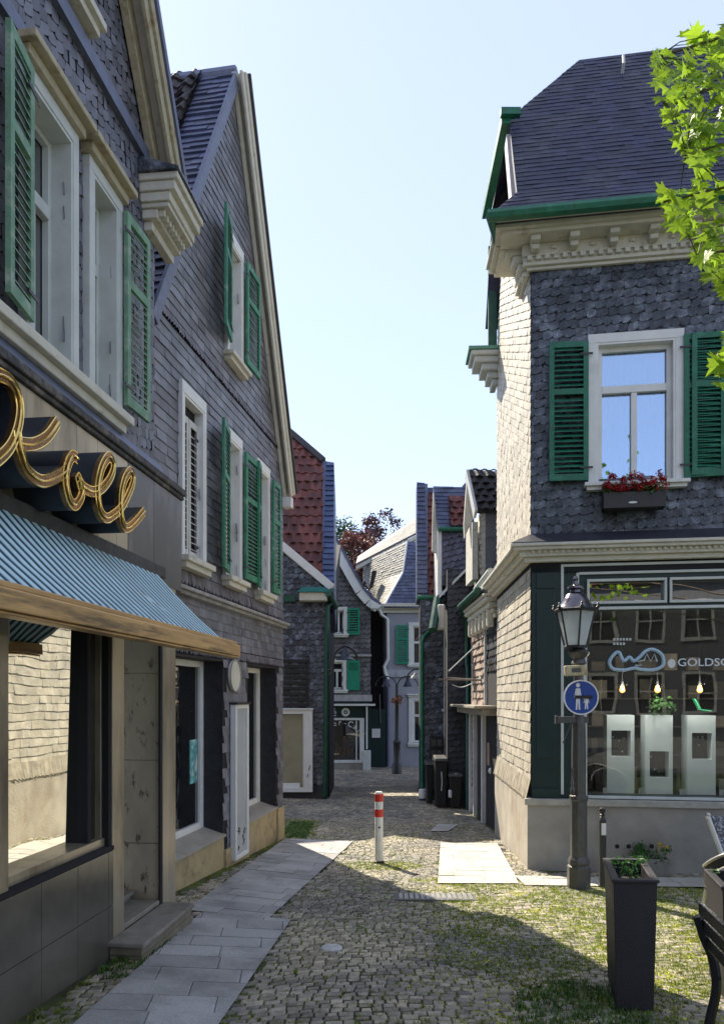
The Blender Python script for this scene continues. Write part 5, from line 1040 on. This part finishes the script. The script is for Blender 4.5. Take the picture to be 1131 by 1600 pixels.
tree('copper_beech', 'copper beech with dark purple leaves rising behind the lane end roofs', at(592, 850, 44).x, 44, at(592, 880, 44).z+.25, 2.5, 3.2, M('copper leaves', (.07, .03, .042), .5, .3, 5, 0, island=.55, trans=.25), 9000, .05, .13, 70, 5)
tree('green_tree', 'small dark green tree beside the copper beech beyond the roofs', at(528, 860, 42).x, 42, at(530, 862, 42).z, 1.05, 1.8, M('dark green leaves', (.035, .085, .03), .5, .3, 5, 0, island=.5, trans=.25), 5000, .05, .12, 45, 6)
tree('red_leaved_tree', 'reddish leaved tree growing lower down between café gable and copper beech', at(553, 890, 38).x, 38, at(553, 885, 38).z, 1.1, 1.9, M('red leaves', (.15, .055, .045), .5, .3, 5, 0, island=.5, trans=.3), 6000, .05, .11, 45, 7)
random.seed(3)
# ================================================================ STREET LAMPS far
def bell(q, g, p, s=1):
    q.lathe(p, [(.14*s, -.30*s), (.135*s, -.27*s), (.08*s, -.16*s), (.05*s, -.08*s), (.02*s, 0)], 14)
Yl = 25.5; x0 = at(620, 1090, Yl).x; zl = lambda py: at(620, py, Yl).z; xx = lambda px: at(px, 1090, Yl).x
L2 = thing('street_lamp', 'black two armed street lamp with bell shades and flower basket before the grey house', 'street lamp', (x0, Yl, gz(x0, Yl)))
q = MB(); g0z = gz(x0, Yl); q.lathe((x0, Yl, g0z), [(.16, 0), (.16, .3), (.11, .38), (.11, 1.0), (.14, 1.05), (.07, 1.15), (.06, zl(1100)-g0z), (.09, zl(1098)-g0z), (.05, zl(1090)-g0z), (.04, zl(1070)-g0z)], 12); q.build('pole', IRON, L2, smooth=True)
for sg, pxx in ((-1, 606), (1, 635)):
    xc = xx(pxx); r_ = abs(xx(pxx)-x0-sg*.06)/1; q = MB(); mid = (x0+xc)/2+sg*.14; R_ = .36
    pts = [V((x0, Yl, zl(1085)))]+[V((x0+sg*(.36-.34*math.cos(a)), Yl, zl(1072)+.32*math.sin(a))) for a in [math.pi*i/10 for i in range(0, 11)]]
    q.tube(pts, .022, 6); ba = q.build('arm', IRON, L2, smooth=True); q = MB(); bell(q, None, V((x0+sg*.36, Yl, zl(1072)+.3)), 1.1); q.build('lamp_shade', M('blue black shade', (.03, .035, .06), .4), ba, smooth=True)
q = MB(); leafy(q, (x0, Yl-.1, zl(1094)), .2, 160, .03, .06); o = solo(q, 'flower_basket', M('orange blossoms', (.35, .12, .04), .6, .4, 9, 0, island=.6), 'basket of orange flowers fixed to the two armed lamp post', 'flower basket')
Yw = 17.5; W_ = lambda px, py: at(px, py, Yw)
L3 = thing('wall_lamp', 'black curved arm wall lamp with bell shade on the corner of the dark slate house', 'wall lamp', W_(517, 1055))
q = MB(); q.tube(smooth_path([W_(514, 1056), W_(519, 1050), W_(520, 1036), W_(524, 1020), W_(539, 1009.5), W_(554, 1018), W_(558, 1032)], 6), .03, 7); q.tube([W_(512, 1048), W_(519, 1046)], .03, 6); q.build('arm', IRON, L3, smooth=True)
q = MB(); bell(q, None, W_(539, 1010), .95); q.lathe(W_(539, 1031), [(.22, 0), (.15, .05), (.05, .1)], 16); q.build('lamp_shade', M('blue black shade', (.03, .035, .06), .4), L3, smooth=True)
Yw = 23.; W_ = lambda px, py: at(px, py, Yw)
L4 = thing('wall_lamp', 'white globe lamp on a curved black arm between grey house and green downpipe', 'wall lamp', W_(664, 1060))
q = MB(); q.tube(smooth_path([W_(637, 1062), W_(638, 1054), W_(644, 1048), W_(652, 1046), W_(661, 1048), W_(672, 1053)], 6), .022, 6); q.build('arm', IRON, L4, smooth=True); q = MB(); q.lathe(W_(649, 1061), [(.16, 0), (.14, .06), (.05, .14), (.02, .22)], 14); q.build('lamp_shade', GREY_W, L4, smooth=True); MB().ball(W_(649, 1056), .075, 10).build('bulb', BLACKP, L4)
# ================================================================ BINS
def bin_(px0, px1, py0, Y, lab, handle):
    x0, x1 = at(px0, 0, Y).x, at(px1, 0, Y).x; g = gz(x0, Y); zt = at(0, py0, Y).z; f_ = F((0, Y, 0), (1, 0, 0)); wd = x1-x0
    t = thing('wheelie_bin', lab, 'bin', ((x0+x1)/2, Y, g), 'bins beside the slate wall')
    MB().hexa([(x0+.03, Y+.03, g+.04), (x1-.03, Y+.03, g+.04), (x1-.03, Y+.42, g+.04), (x0+.03, Y+.42, g+.04)], [(x0, Y, zt-.08), (x1, Y, zt-.08), (x1, Y+.5, zt-.08), (x0, Y+.5, zt-.08)]).build('body', BLACKP, t, bevel=.015)
    MB().hexa([(x0-.02, Y-.03, zt-.08), (x1+.02, Y-.03, zt-.08), (x1+.02, Y+.52, zt-.08), (x0-.02, Y+.52, zt-.08)], [(x0, Y, zt-.02), (x1, Y, zt-.02), (x1, Y+.5, zt+.02), (x0, Y+.5, zt+.02)]).build('lid', IRONG, t, bevel=.01)
    for x in (x0+.05, x1-.05): MB().tube([(x-.02, Y+.4, g+.08), (x+.02, Y+.4, g+.08)], .08, 12).build('wheel', BLACKP, t)
    if handle: MB().tube(smooth_path([(x1-wd*.5, Y-.01, zt-.3), (x1-wd*.45, Y-.015, zt-.5), (x1-wd*.5, Y-.01, zt-.7)], 4), .012, 5).build('stripe', GREY_W, t)
bin_(666, 678, 1190, 16.9, 'narrow black bin with grey lid nearest the green downpipe', False)
bin_(680, 699, 1184, 16.2, 'tallest dark bin with a pale mark on its front', True)
bin_(702, 722, 1208, 16.1, 'low dark bin nearest the dark slate wall corner', False)
q = MB(); q.box(F((0, 16.1, 0), (1, 0, 0)), at(700, 0, 16.1).x, at(705, 0, 16.1).x, at(0, 1246, 16.1).z, at(0, 1234, 16.1).z, .03, .12); solo(q, 'paper_scrap', WHITE, 'small white rag lying by the foot of the bins', 'rag', bevel=.02)
# ================================================================ BOLLARD
bp = ghit(592, 1349); B_ = thing('bollard', 'white steel bollard with two red bands standing in sunlit cobbles', 'bollard', bp)
q = MB(); hh = .93; r_ = .054; q.lathe(bp, [(r_, 0), (r_, hh-.03), (r_*.8, hh-.006), (.001, hh)], 20); q.build('post', M('bollard white', (.72, .7, .64), .5, .12, 9, .15, 60, 0, (.4, .33, .22), 5, (.6, .75)), B_, smooth=True)
RED = M('bollard red', (.6, .04, .02), .45, .15, 9, .1)
for z in (.60, .80): MB().lathe(bp+V((0, 0, z)), [(r_+.001, 0), (r_+.003, .002), (r_+.003, .098), (r_+.001, .1)], 20).build('red_band', RED, B_, smooth=True)
MB().lathe(bp, [(r_+.012, -.01), (r_+.012, .03), (r_+.002, .035)], 20).build('foot_ring', IRON, B_, smooth=True); MB().disc(F(bp+V((0, -r_, 0)), (1, 0, 0)), .005, .47, .013, .013, -.004, .004, 12).build('lock', BLACKP, B_)
# ================================================================ LANTERN
lp_ = ghit(904, 1388); LT = thing('street_lantern', 'cast iron gas style street lantern standing before the goldsmith window', 'street lamp', lp_)
zz = lambda py: at(0, py, lp_.y).z-lp_.z; s_ = lp_.y/1200
q = MB(); pr = [(18, 1388), (18, 1354), (15, 1352), (17, 1348), (16, 1343), (13, 1338), (13, 1252), (14.5, 1250), (14.5, 1244), (11, 1242), (11.5, 1180), (10.5, 1130)]
q.lathe(lp_, [(a*s_, max(0, zz(b))) for a, b in pr], 8, R(22.5)); q.build('base', IRONG, LT, bevel=.004)
q = MB(); pr = [(10, 1132), (8, 1120), (8, 1040), (12, 1037), (9, 1030), (14, 1026), (17, 1020), (10, 1014), (7, 1012)]
q.lathe(lp_, [(a*s_, zz(b)) for a, b in pr], 14); q.build('column', IRONG, LT, smooth=True)
q = MB(); c_ = lp_+V((0, 0, zz(1125))); q.box(F(c_, (1, 0, 0)), -35*s_, 14*s_, -.035, .035, -.04, .04).box(F(c_, (1, 0, 0)), -37*s_, -33*s_, -.045, .045, -.03, .03).tube([c_+V((-.2, -.1, -.25)), c_+V((-.1, -.1, -.02))], .008, 5); q.build('ladder_bar', IRONG, LT, bevel=.005)
q = MB(); pr = [(2.5, 1242), (4, 1238), (4, 1232), (2, 1228), (3, 1222), (1.4, 1218), (1.4, 1206), (2.6, 1202), (1, 1198)]; q.lathe(lp_+V((-12*s_, -.06, 0)), [(a*s_, zz(b)) for a, b in pr], 8); q.build('side_finial', IRONG, LT, smooth=True)
# lantern head
HD = lp_+V((-5*s_, 0, 0)); q = MB(); zA, zB_ = zz(1010), zz(956); rA, rB = 17*s_, 30*s_
q.lathe(HD, [(rA+.012, zA-.02), (rA+.015, zA), (rA, zA+.01)], 6, R(30)); q.lathe(HD, [(rB+.03, zB_-.005), (rB+.04, zB_+.02), (rB, zB_+.045)], 6, R(30))
for k in range(6):
    a = R(30+60*k); d = V((math.cos(a), math.sin(a), 0)); q.tube([HD+d*rA+V((0, 0, zA)), HD+d*rB+V((0, 0, zB_))], .011, 5); q.lathe(HD+d*(rB+.03)+V((0, 0, zB_+.02)), [(.012, 0), (.022, .02), (.008, .045), (.014, .055), (.002, .07)], 8)
q.tube([HD+V((0, 0, zA)), lp_+V((0, 0, zz(1018)))], .03, 8)
for sx in (-1, 1): q.tube([lp_+V((sx*.07, 0, zz(1024))), HD+V((sx*.09, 0, zA))], .012, 5)
hd = q.build('lantern_frame', IRON, LT)
q = MB(); q.lathe(HD, [(rA-.004, zA+.01), (rB-.006, zB_)], 6, R(30)); q.f = q.f[:-2]; q.build('lantern_glass', M('lantern glass', (.75, .8, .84), .2, .1, 6, 0, trans=.6), hd)
q = MB(); q.lathe(HD, [(.02, zA+.02), (.02, zA+.1), (.045, zA+.12), (.05, zB_-.1), (.03, zB_-.04), (.03, zB_)], 10); q.build('burner', M('milk glass', (.6, .6, .58), .4, .1), hd, smooth=True)
q = MB(); pr = [(30, 952), (27, 948), (20, 938), (16, 930), (9, 926), (8, 922), (13, 920), (12, 917), (5, 914), (3, 908), (4.5, 905), (2, 900)]; q.lathe(HD, [(a*s_, zz(b)) for a, b in pr], 16); q.build('lantern_roof', M('roof copper sheen', (.16, .15, .16), .16, .2, 12, .1, 40, metal=.9), LT, smooth=True)
# pedestrian sign
BLUE = M('sign blue', (.006, .05, .3), .4, .08, 4, .03); SR = 27*s_; Fs = F(lp_+V((-2*s_, -.13, 0)), (1, 0, -.0), (0, 0, 1)); zc = zz(1090)
ps = thing('pedestrian_sign', 'round blue pedestrian zone sign with white adult and child on the lantern post', 'sign', lp_+V((0, -.12, zc)))
MB().disc(Fs, 0, zc, SR, SR, 0, .012, 40).build('disc', BLUE, ps); MB().ring(Fs, 0, zc, SR-.014, SR, .012, .017, 40).build('rim', WHITE, ps)
q = MB(); k = SR/27
def fig(cx_, base, hgt, pw):
    h = hgt*k; q.disc(Fs, cx_*k, zc+base*k+h*.92, h*.075, h*.085, .013, .016, 12)
    q.prism(Fs, [((cx_-pw)*k, zc+base*k+h*.8), ((cx_+pw)*k, zc+base*k+h*.8), ((cx_+pw*.8)*k, zc+base*k+h*.42), ((cx_-pw*.8)*k, zc+base*k+h*.42)], .013, .016)
    for s in (-1, 1): q.prism(Fs, [((cx_+s*pw*.8)*k, zc+base*k+h*.42), ((cx_+s*.1)*k, zc+base*k+h*.42), ((cx_+s*pw*.35)*k, zc+base*k), ((cx_+s*pw*1.0)*k, zc+base*k)], .013, .016); q.prism(Fs, [((cx_+s*pw)*k, zc+base*k+h*.8), ((cx_+s*pw*1.7)*k, zc+base*k+h*.45), ((cx_+s*pw*1.35)*k, zc+base*k+h*.43), ((cx_+s*pw*.8)*k, zc+base*k+h*.7)], .013, .016)
fig(-5, -19, 41, 3.4); fig(8, -18, 21, 2.6); q.prism(Fs, [(-3*k, zc+2*k), (-2*k, zc+4*k), (8*k, zc-4*k), (7*k, zc-5*k)], .013, .016); q.build('figures', WHITE, ps)
q = MB(); q.box(Fs, -.07, .12, zc-2*k, zc+3*k, .018, .021); q.build('sticker', BLACKP, ps)
bs = thing('banner_box', 'small cream box sign with faint mark hanging crooked above the blue sign', 'sign', lp_+V((-.12, -.12, zz(1058))))
Fb = F(lp_+V((-13*s_, -.17, zz(1049))), (1, 0, .05), (0, 0, 1)); MB().box(Fb, -17*s_, 17*s_, -8*s_, 8*s_, 0, .07).build('box', M('old cream sign', (.5, .44, .28), .5, .2, 12, .2, 60, 0, (.3, .22, .1), 9), bs, bevel=.012)
MB().box(Fb, -.05, .05, -.02, .025, .071, .073).build('mark', IRONG, bs)
# slim bollard with ball top
sb = ghit(941, 1387); sb.z = gz(sb.x, sb.y); SB = thing('slim_bollard', 'slim black iron bollard with ball top and small white label beside the lantern', 'bollard', sb)
q = MB(); hz_ = at(0, 1262, sb.y).z-sb.z; q.box(F(sb, (1, 0, 0)), -.035, .035, 0, hz_-.13, -.03, .03).build('post', IRON, SB, bevel=.006); q = MB(); q.lathe(sb, [(.035, hz_-.13), (.03, hz_-.11), (.02, hz_-.1), (.028, hz_-.08), (.015, hz_-.07), (.034, hz_-.04), (.03, hz_-.01), (.01, hz_)], 12); q.build('ball_top', IRON, SB, smooth=True); MB().box(F(sb, (1, 0, 0)), -.02, .03, hz_-.3, hz_-.17, .031, .034).build('label', WHITE, SB)
# ================================================================ PLANTERS
PB = M('anthracite planter', (.026, .023, .028), .55, .15, 4, .25, 90, spec=.4)
def planter(fl, u, d, wd, dp, hh, lab, seedn):
    base = V((fl.x, fl.y, gz(fl.x, fl.y))); t = thing('tall_planter', lab, 'planter', base, 'tall dark planters at the terrace')
    U, D = V((*u, 0)).normalized(), V((*d, 0)).normalized(); c = lambda a, b, z, i=0: base+U*(a)+D*(b)+V((0, 0, z)); tp = .02; th = .025
    def ring_(z0, z1, o0, o1, th0):
        q = MB()
        O = [(0, 0), (wd, 0), (wd, dp), (0, dp)]; S = [(1, 1), (-1, 1), (-1, -1), (1, -1)]
        for i in range(4):
            j = (i+1) % 4; A = lambda k, e, z: c(O[k][0]+S[k][0]*e, O[k][1]+S[k][1]*e, z)
            q.hexa([A(i, o0, z0), A(j, o0, z0), A(j, o0+th0, z0), A(i, o0+th0, z0)], [A(i, o1, z1), A(j, o1, z1), A(j, o1+th0, z1), A(i, o1+th0, z1)])
        return q
    ring_(0, hh-.001, .02, 0, th).build('box', PB, t, bevel=.004); ring_(hh, hh+.02, -.012, -.012, .05).build('rim', PB, t, bevel=.005)
    MB().hexa([c(.03, .03, hh-.12), c(wd-.03, .03, hh-.12), c(wd-.03, dp-.03, hh-.12), c(.03, dp-.03, hh-.12)], [c(.03, .03, hh-.08), c(wd-.03, .03, hh-.08), c(wd-.03, dp-.03, hh-.08), c(.03, dp-.03, hh-.08)]).build('soil', M('soil', (.03, .02, .012), .9), t)
    random.seed(seedn); q = MB()
    for _ in range(9):
        p = c(random.uniform(.06, wd-.06), random.uniform(.06, dp-.06), hh-.08); tpt = p+V((random.uniform(-.05, .05), random.uniform(-.05, .05), random.uniform(.06, .15))); q.tube([p, (p+tpt)/2+V((.01, 0, 0)), tpt], .003, 4); leafy(q, tpt, .05, 14, .01, .024)
    q2 = solo(q, 'planter_plant', LEAF, 'sprawling small leaved plant growing in the '+('tall dark planter beside the lamp post' if seedn == 1 else 'dark planter behind the bench'), 'plant')
planter(V((1.545, 4.72)), (.25, -.015), (.14, .62), .265, .64, .80, 'tall anthracite planter standing alone on the grassy cobbles by the lantern', 1)
planter(V((2.3, 4.9)), (.25, -.015), (.14, .62), .4, .5, .72, 'dark planter half hidden behind the black bench at the picture edge', 2)
random.seed(9)
# flower trough by the wall
fb = thing('flower_trough', 'low concrete trough of yellow flowers on the pavement against the plaster plinth', 'flower trough', RF.pt(2.0, gz(3, 9.2), .3))
a, b = RF.u(1004, .2), RF.u(1044, .2); g = gz(3.3, 9.1)+.01; tz = RF.hit(1020, 1343, .3)[1]
MB().box(RF, a, b, g, tz, .3, .33).box(RF, a, b, g, tz, .1, .13).box(RF, a, a+.03, g, tz, .13, .3).box(RF, b-.03, b, g, tz, .13, .3).box(RF, a+.03, b-.03, g, tz-.03, .13, .3).build('trough', M('trough concrete', (.2, .19, .17), .85, .2, 9, .3), fb, bevel=.006)
q = MB(); fl = MB()
for i in range(14): leafy(q, RF.pt(random.uniform(a-.15, b), tz+random.uniform(0, .12), random.uniform(.12, .3)), .08, 26, .015, .03)
for i in range(9): leafy(fl, RF.pt(random.uniform((a+b)/2, b), tz+random.uniform(.08, .18), random.uniform(.15, .32)), .03, 18, .008, .016, 1)
tf = thing('yellow_flowers', 'yellow and white flowers growing in the low trough by the plinth', 'flowers', RF.pt((a+b)/2, tz, .2)); q.build('foliage', LEAF, tf); fl.build('blossoms', M('yellow petals', (.7, .5, .06), .5, .3, 9, 0, island=.3, trans=.2), tf)
# ================================================================ TERRACE FURNITURE
def pz_(px, py, Y): return at(px, py, Y)
WICK = M('dark wicker', (.03, .026, .026), .5, .3, 60, .8, 120); ALU = M('polished rim', (.6, .58, .55), .3, .1, 9, .05, metal=.6)
def chair(cx, cy, lab):
    g = gz(cx, cy); t = thing('terrace_chair', lab, 'chair', (cx, cy, g), 'rounded terrace chairs'); 
    q = MB(); q.lathe((cx, cy, g), [(.24, .42), (.255, .45), (.24, .47), (.01, .475)], 20).build('seat', WICK, t, smooth=True)
    arc = [(cx-.27*math.cos(a), cy-.27*math.sin(a)*1.0) for a in [math.pi*(.0+i/16) for i in range(17)]]
    q = MB(); n = len(arc)
    for i in range(n-1):
        h0 = .62+.19*math.sin(math.pi*i/16); h1 = .62+.19*math.sin(math.pi*(i+1)/16); (x0, y0), (x1, y1) = arc[i], arc[i+1]; k0 = .965
        ins = lambda x, y: (cx+(x-cx)*.93, cy+(y-cy)*.93)
        a0, a1 = ins(x0, y0), ins(x1, y1); q.hexa([(x0, y0, g+.47), (x1, y1, g+.47), (*a1, g+.47), (*a0, g+.47)], [(x0, y0, g+h0), (x1, y1, g+h1), (*a1, g+h1), (*a0, g+h0)])
    q.build('backrest', WICK, t); MB().tube([(x, y, g+.62+.19*math.sin(math.pi*i/16)+.005) for i, (x, y) in enumerate(arc)], .014, 8).build('top_rail', ALU, t, smooth=True)
    for sx in (-1, 1):
        for sy_ in (-1, 1): MB().tube([(cx+sx*.17, cy+sy_*.17, g+.43), (cx+sx*.22, cy+sy_*.22, g)], .014, 8).build('leg', ALU, t, smooth=True)
chair(2.86, 5.75, 'dark wicker terrace chair with pale curved rim behind the second planter'); chair(3.05, 6.25, 'dark wicker terrace chair with pale curved rim, the one further from the planters')
# black bench end, leaning back
bn = thing('bench', 'glossy black slatted bench seen end on at the bottom right corner', 'bench', (2.15, 3.9, gz(2.1, 3.9)))
GB = M('glossy black paint', (.014, .013, .018), .22, .2, 12, .1, 60, spec=.6)
Yb = 4.0; b0 = gz(1.9, Yb)
top = at(1094, 1430, Yb); q = MB()
pts = smooth_path([at(1090, 1432, Yb), at(1100, 1465, Yb), at(1114, 1500, Yb), at(1119, 1545, Yb), at(1108, 1600, Yb), V((at(1098, 1640, Yb).x, Yb, b0))], 5); q.tube(pts, .026, 8); q.build('leg', GB, bn, smooth=True)
q = MB(); pts2 = [V((p.x-.2, p.y-1.2, p.z+.03)) for p in pts]; q.tube(pts2, .026, 8); q.build('leg', GB, bn, smooth=True)
for i, (dy_, dz2) in enumerate(((0, 0), (.02, -.09), (.04, -.18))):
    q = MB(); A_ = top+V((-.02+.02*i, -.02, dz2+.01)); B2 = A_+V((-.21, -1.25, .02)); d = V((.0, 0, .06)); e2 = V((.03, -.005, 0))
    q.hexa([A_, B2, B2+e2, A_+e2], [A_+d, B2+d, B2+d+e2, A_+d+e2]); q.build('back_slat', GB, bn, bevel=.008)
for i in range(4): q = MB(); A_ = V((at(1119, 1540, Yb).x+.05+i*.09, Yb-.02, b0+.43)); B2 = A_+V((-.2, -1.22, 0)); d = V((0, 0, .025)); e2 = V((.07, 0, 0)); q.hexa([A_+e2, B2+e2, B2, A_], [A_+e2+d, B2+e2+d, B2+d, A_+d]); q.build('seat_slat', GB, bn, bevel=.005)
# menu easel
me_ = thing('menu_easel', 'folding easel with silver ball feet and patterned board leaning by the shop wall', 'easel', (4.0, 8.4, gz(4, 8.4)))
Ye = 8.3; q = MB(); q.tube([at(1105, 1275, Ye), at(1131, 1345, Ye), at(1146, 1385, Ye)], .028, 8); q.build('leg', WHITE, me_, smooth=True); q = MB(); q.tube([at(1215, 1275, Ye+.1), at(1190, 1388, Ye+.1)], .028, 8); q.build('leg', WHITE, me_, smooth=True)
q = MB(); q.ball(at(1106, 1274, Ye), .03, 10).ball(at(1106, 1281, Ye), .026, 10); q.build('knob', ALU, me_, smooth=True)
q = MB(); q.hexa([at(1112, 1276, Ye+.02), at(1210, 1276, Ye+.02), at(1200, 1350, Ye+.02), at(1135, 1350, Ye+.02)], [p+V((0, .03, 0)) for p in (at(1112, 1276, Ye+.02), at(1210, 1276, Ye+.02), at(1200, 1350, Ye+.02), at(1135, 1350, Ye+.02))]); q.build('board', M('speckled board', (.1, .1, .13), .5, .6, 60, .1, 60, 0, (.4, .42, .5), 40, (.5, .55)), me_, recalc=True)
# ================================================================ MAPLE BRANCH
mp = thing('maple_tree', 'maple tree with bright yellow green leaves reaching in beside the slate roof', 'tree', (6.3, 1.6, gz(6.3, 1.6)))
random.seed(21); q = MB(); q.tube([(6.3, 1.6, -.2), (6.2, 1.7, 2), (6.0, 1.8, 4.2), (5.6, 2.3, 5.8), (5.2, 2.8, 7)], [.16, .13, .1, .07, .02], 10); q.build('trunk', M('maple bark', (.14, .11, .08), .9, .3, 12, .6, 40), mp, smooth=True)
lobes = [(0, -.5), (.16, -.30), (.46, -.34), (.36, -.12), (.62, .06), (.34, .14), (.36, .30), (.16, .26), (.10, .42), (0, .62), (-.10, .42), (-.16, .26), (-.36, .30), (-.34, .14), (-.62, .06), (-.36, -.12), (-.46, -.34), (-.16, -.30)]
lv = MB(); tw = MB(); tw2 = MB()
prof = [(50, 1062), (75, 1050), (90, 1010), (130, 1020), (165, 1022), (188, 1030), (215, 1048), (245, 1060), (270, 1082), (290, 1070), (305, 1018), (335, 1030), (365, 1052), (395, 1072), (430, 1096), (450, 1120), (500, 1140), (525, 1128), (545, 1110), (575, 1104), (600, 1110), (620, 1150)]
def edge(y):
    for (a, xa_), (b, xb_) in zip(prof, prof[1:]):
        if a <= y <= b: return xa_+(xb_-xa_)*(y-a)/(b-a)
    return 1150
hub = {}
for gy in (90, 160, 240, 315, 400, 470, 560):
    s = V((5.9, 2.0, at(0, gy+60, 4.3).z-.3)); e = at(edge(gy)+14, gy, 4.2); pth = smooth_path([s, s*.6+e*.4+V((0, 0, .12)), e], 4); tw.tube(pth, [.022-.018*i/len(pth) for i in range(len(pth))], 5); hub[gy] = pth
tw.build('branches', M('maple bark', (.14, .11, .08)), mp)
lv_ct = 0
while lv_ct < 1050:
    y = random.uniform(42, 640) if random.random() < .8 else random.uniform(-150, 42); ex = edge(y) if y > 42 else 1130
    r_ = random.random()**1.2; x = ex+12+r_*(125 if lv_ct < 760 else 420)
    if 262 < y < 296 and x < 1085: continue
    Y = random.uniform(3.75, 4.7); p = at(x, y, Y); s = random.uniform(.055, .14)*(Y/4.2)
    nrm = V((random.gauss(0, .45), -.75+random.gauss(0, .35), .65+random.gauss(0, .4))).normalized(); dn = V((random.gauss(-.25, .5), random.gauss(-.2, .35), -1)).normalized(); b = (dn-nrm*dn.dot(nrm)).normalized(); a = b.cross(nrm); c0 = random.uniform(.05, .22)
    vs = [p+a*(u*s)+b*(v*s)+nrm*(abs(u)*c0*s-.25*s*v*v) for u, v in lobes]; base = p+nrm*(-.03*s)
    if lv_ct % 7 == 0:
        hp0 = min((h for P_ in hub.values() for h in P_), key=lambda h: (h-p).length); tw2.tube([hp0, (hp0+p)/2+V((0, 0, .03)), p], [.004, .003, .0015], 4, caps=False)
    lv.add([base]+vs, [(0, 1+i, 1+(i+1) % len(vs)) for i in range(len(vs))]); lv_ct += 1
tw2.build('twigs', M('green twig', (.1, .12, .04)), mp)
lv.build('crown', M('maple leaf', (.27, .42, .03), .45, .22, 6, .1, 30, .42, trans=.55), mp)
# ================================================================ THE SQUARE BEHIND (seen in the shop panes)
sqh = thing('square_house', 'pale slate house with white mullioned windows across the square, mirrored in the shop panes', 'house', (5, -15, 0))
KQ = F((0, -15, 0), (-1, 0, 0)); hs = [(-9.0+i*1.9, -8.0+i*1.9, z, z+1.5) for i in range(7) for z in (1.2, 4.2)]
walled(KQ, [(-10, -.5), (4, -.5), (4, 6.6), (-10, 6.6)], hs, -.3, 0).build('wall', M('pale slate far', (.06, .062, .07), .7, .3, 8, .3), sqh)
for h in hs:
    q = MB(); a, b, c, d = h
    q.box(KQ, a-.12, a, c, d, 0, .06).box(KQ, b, b+.12, c, d, 0, .06).box(KQ, a-.12, b+.12, d, d+.12, 0, .06).box(KQ, a-.12, b+.12, c-.12, c, 0, .08).box(KQ, (a+b)/2-.03, (a+b)/2+.03, c, d, -.1, -.05).box(KQ, a, (a+b)/2-.03, c+.7, c+.76, -.1, -.05).box(KQ, (a+b)/2+.03, b, c+.7, c+.76, -.1, -.05); fr = q.build('window', M('dull window grey', (.3, .3, .29), .7), sqh); MB().box(KQ, a, b, c, d, -.2, -.15).build('pane', BACK, fr)
MB().hexa([(-4.5, -15-.5, 6.6), (10.5, -15.5, 6.6), (10.5, -14.6, 6.6), (-4.5, -14.6, 6.6)], [(-4.5, -19, 10), (10.5, -19, 10), (10.5, -18.8, 10), (-4.5, -18.8, 10)]).build('roof', TILER, sqh, recalc=True)
pr_ = thing('parasol', 'large pale open parasol on the square, mirrored in the shop panes', 'parasol', (7.6, .5, 0))
q = MB(); q.lathe((7.6, .5, 0), [(1.7, 2.3), (1.72, 2.28), (.05, 3.1), (.02, 3.12)], 8); q.build('canopy', WHITE, pr_); q = MB(); q.tube([(7.6, .5, 0), (7.6, .5, 3.1)], .03, 8); q.build('pole', IRON, pr_)
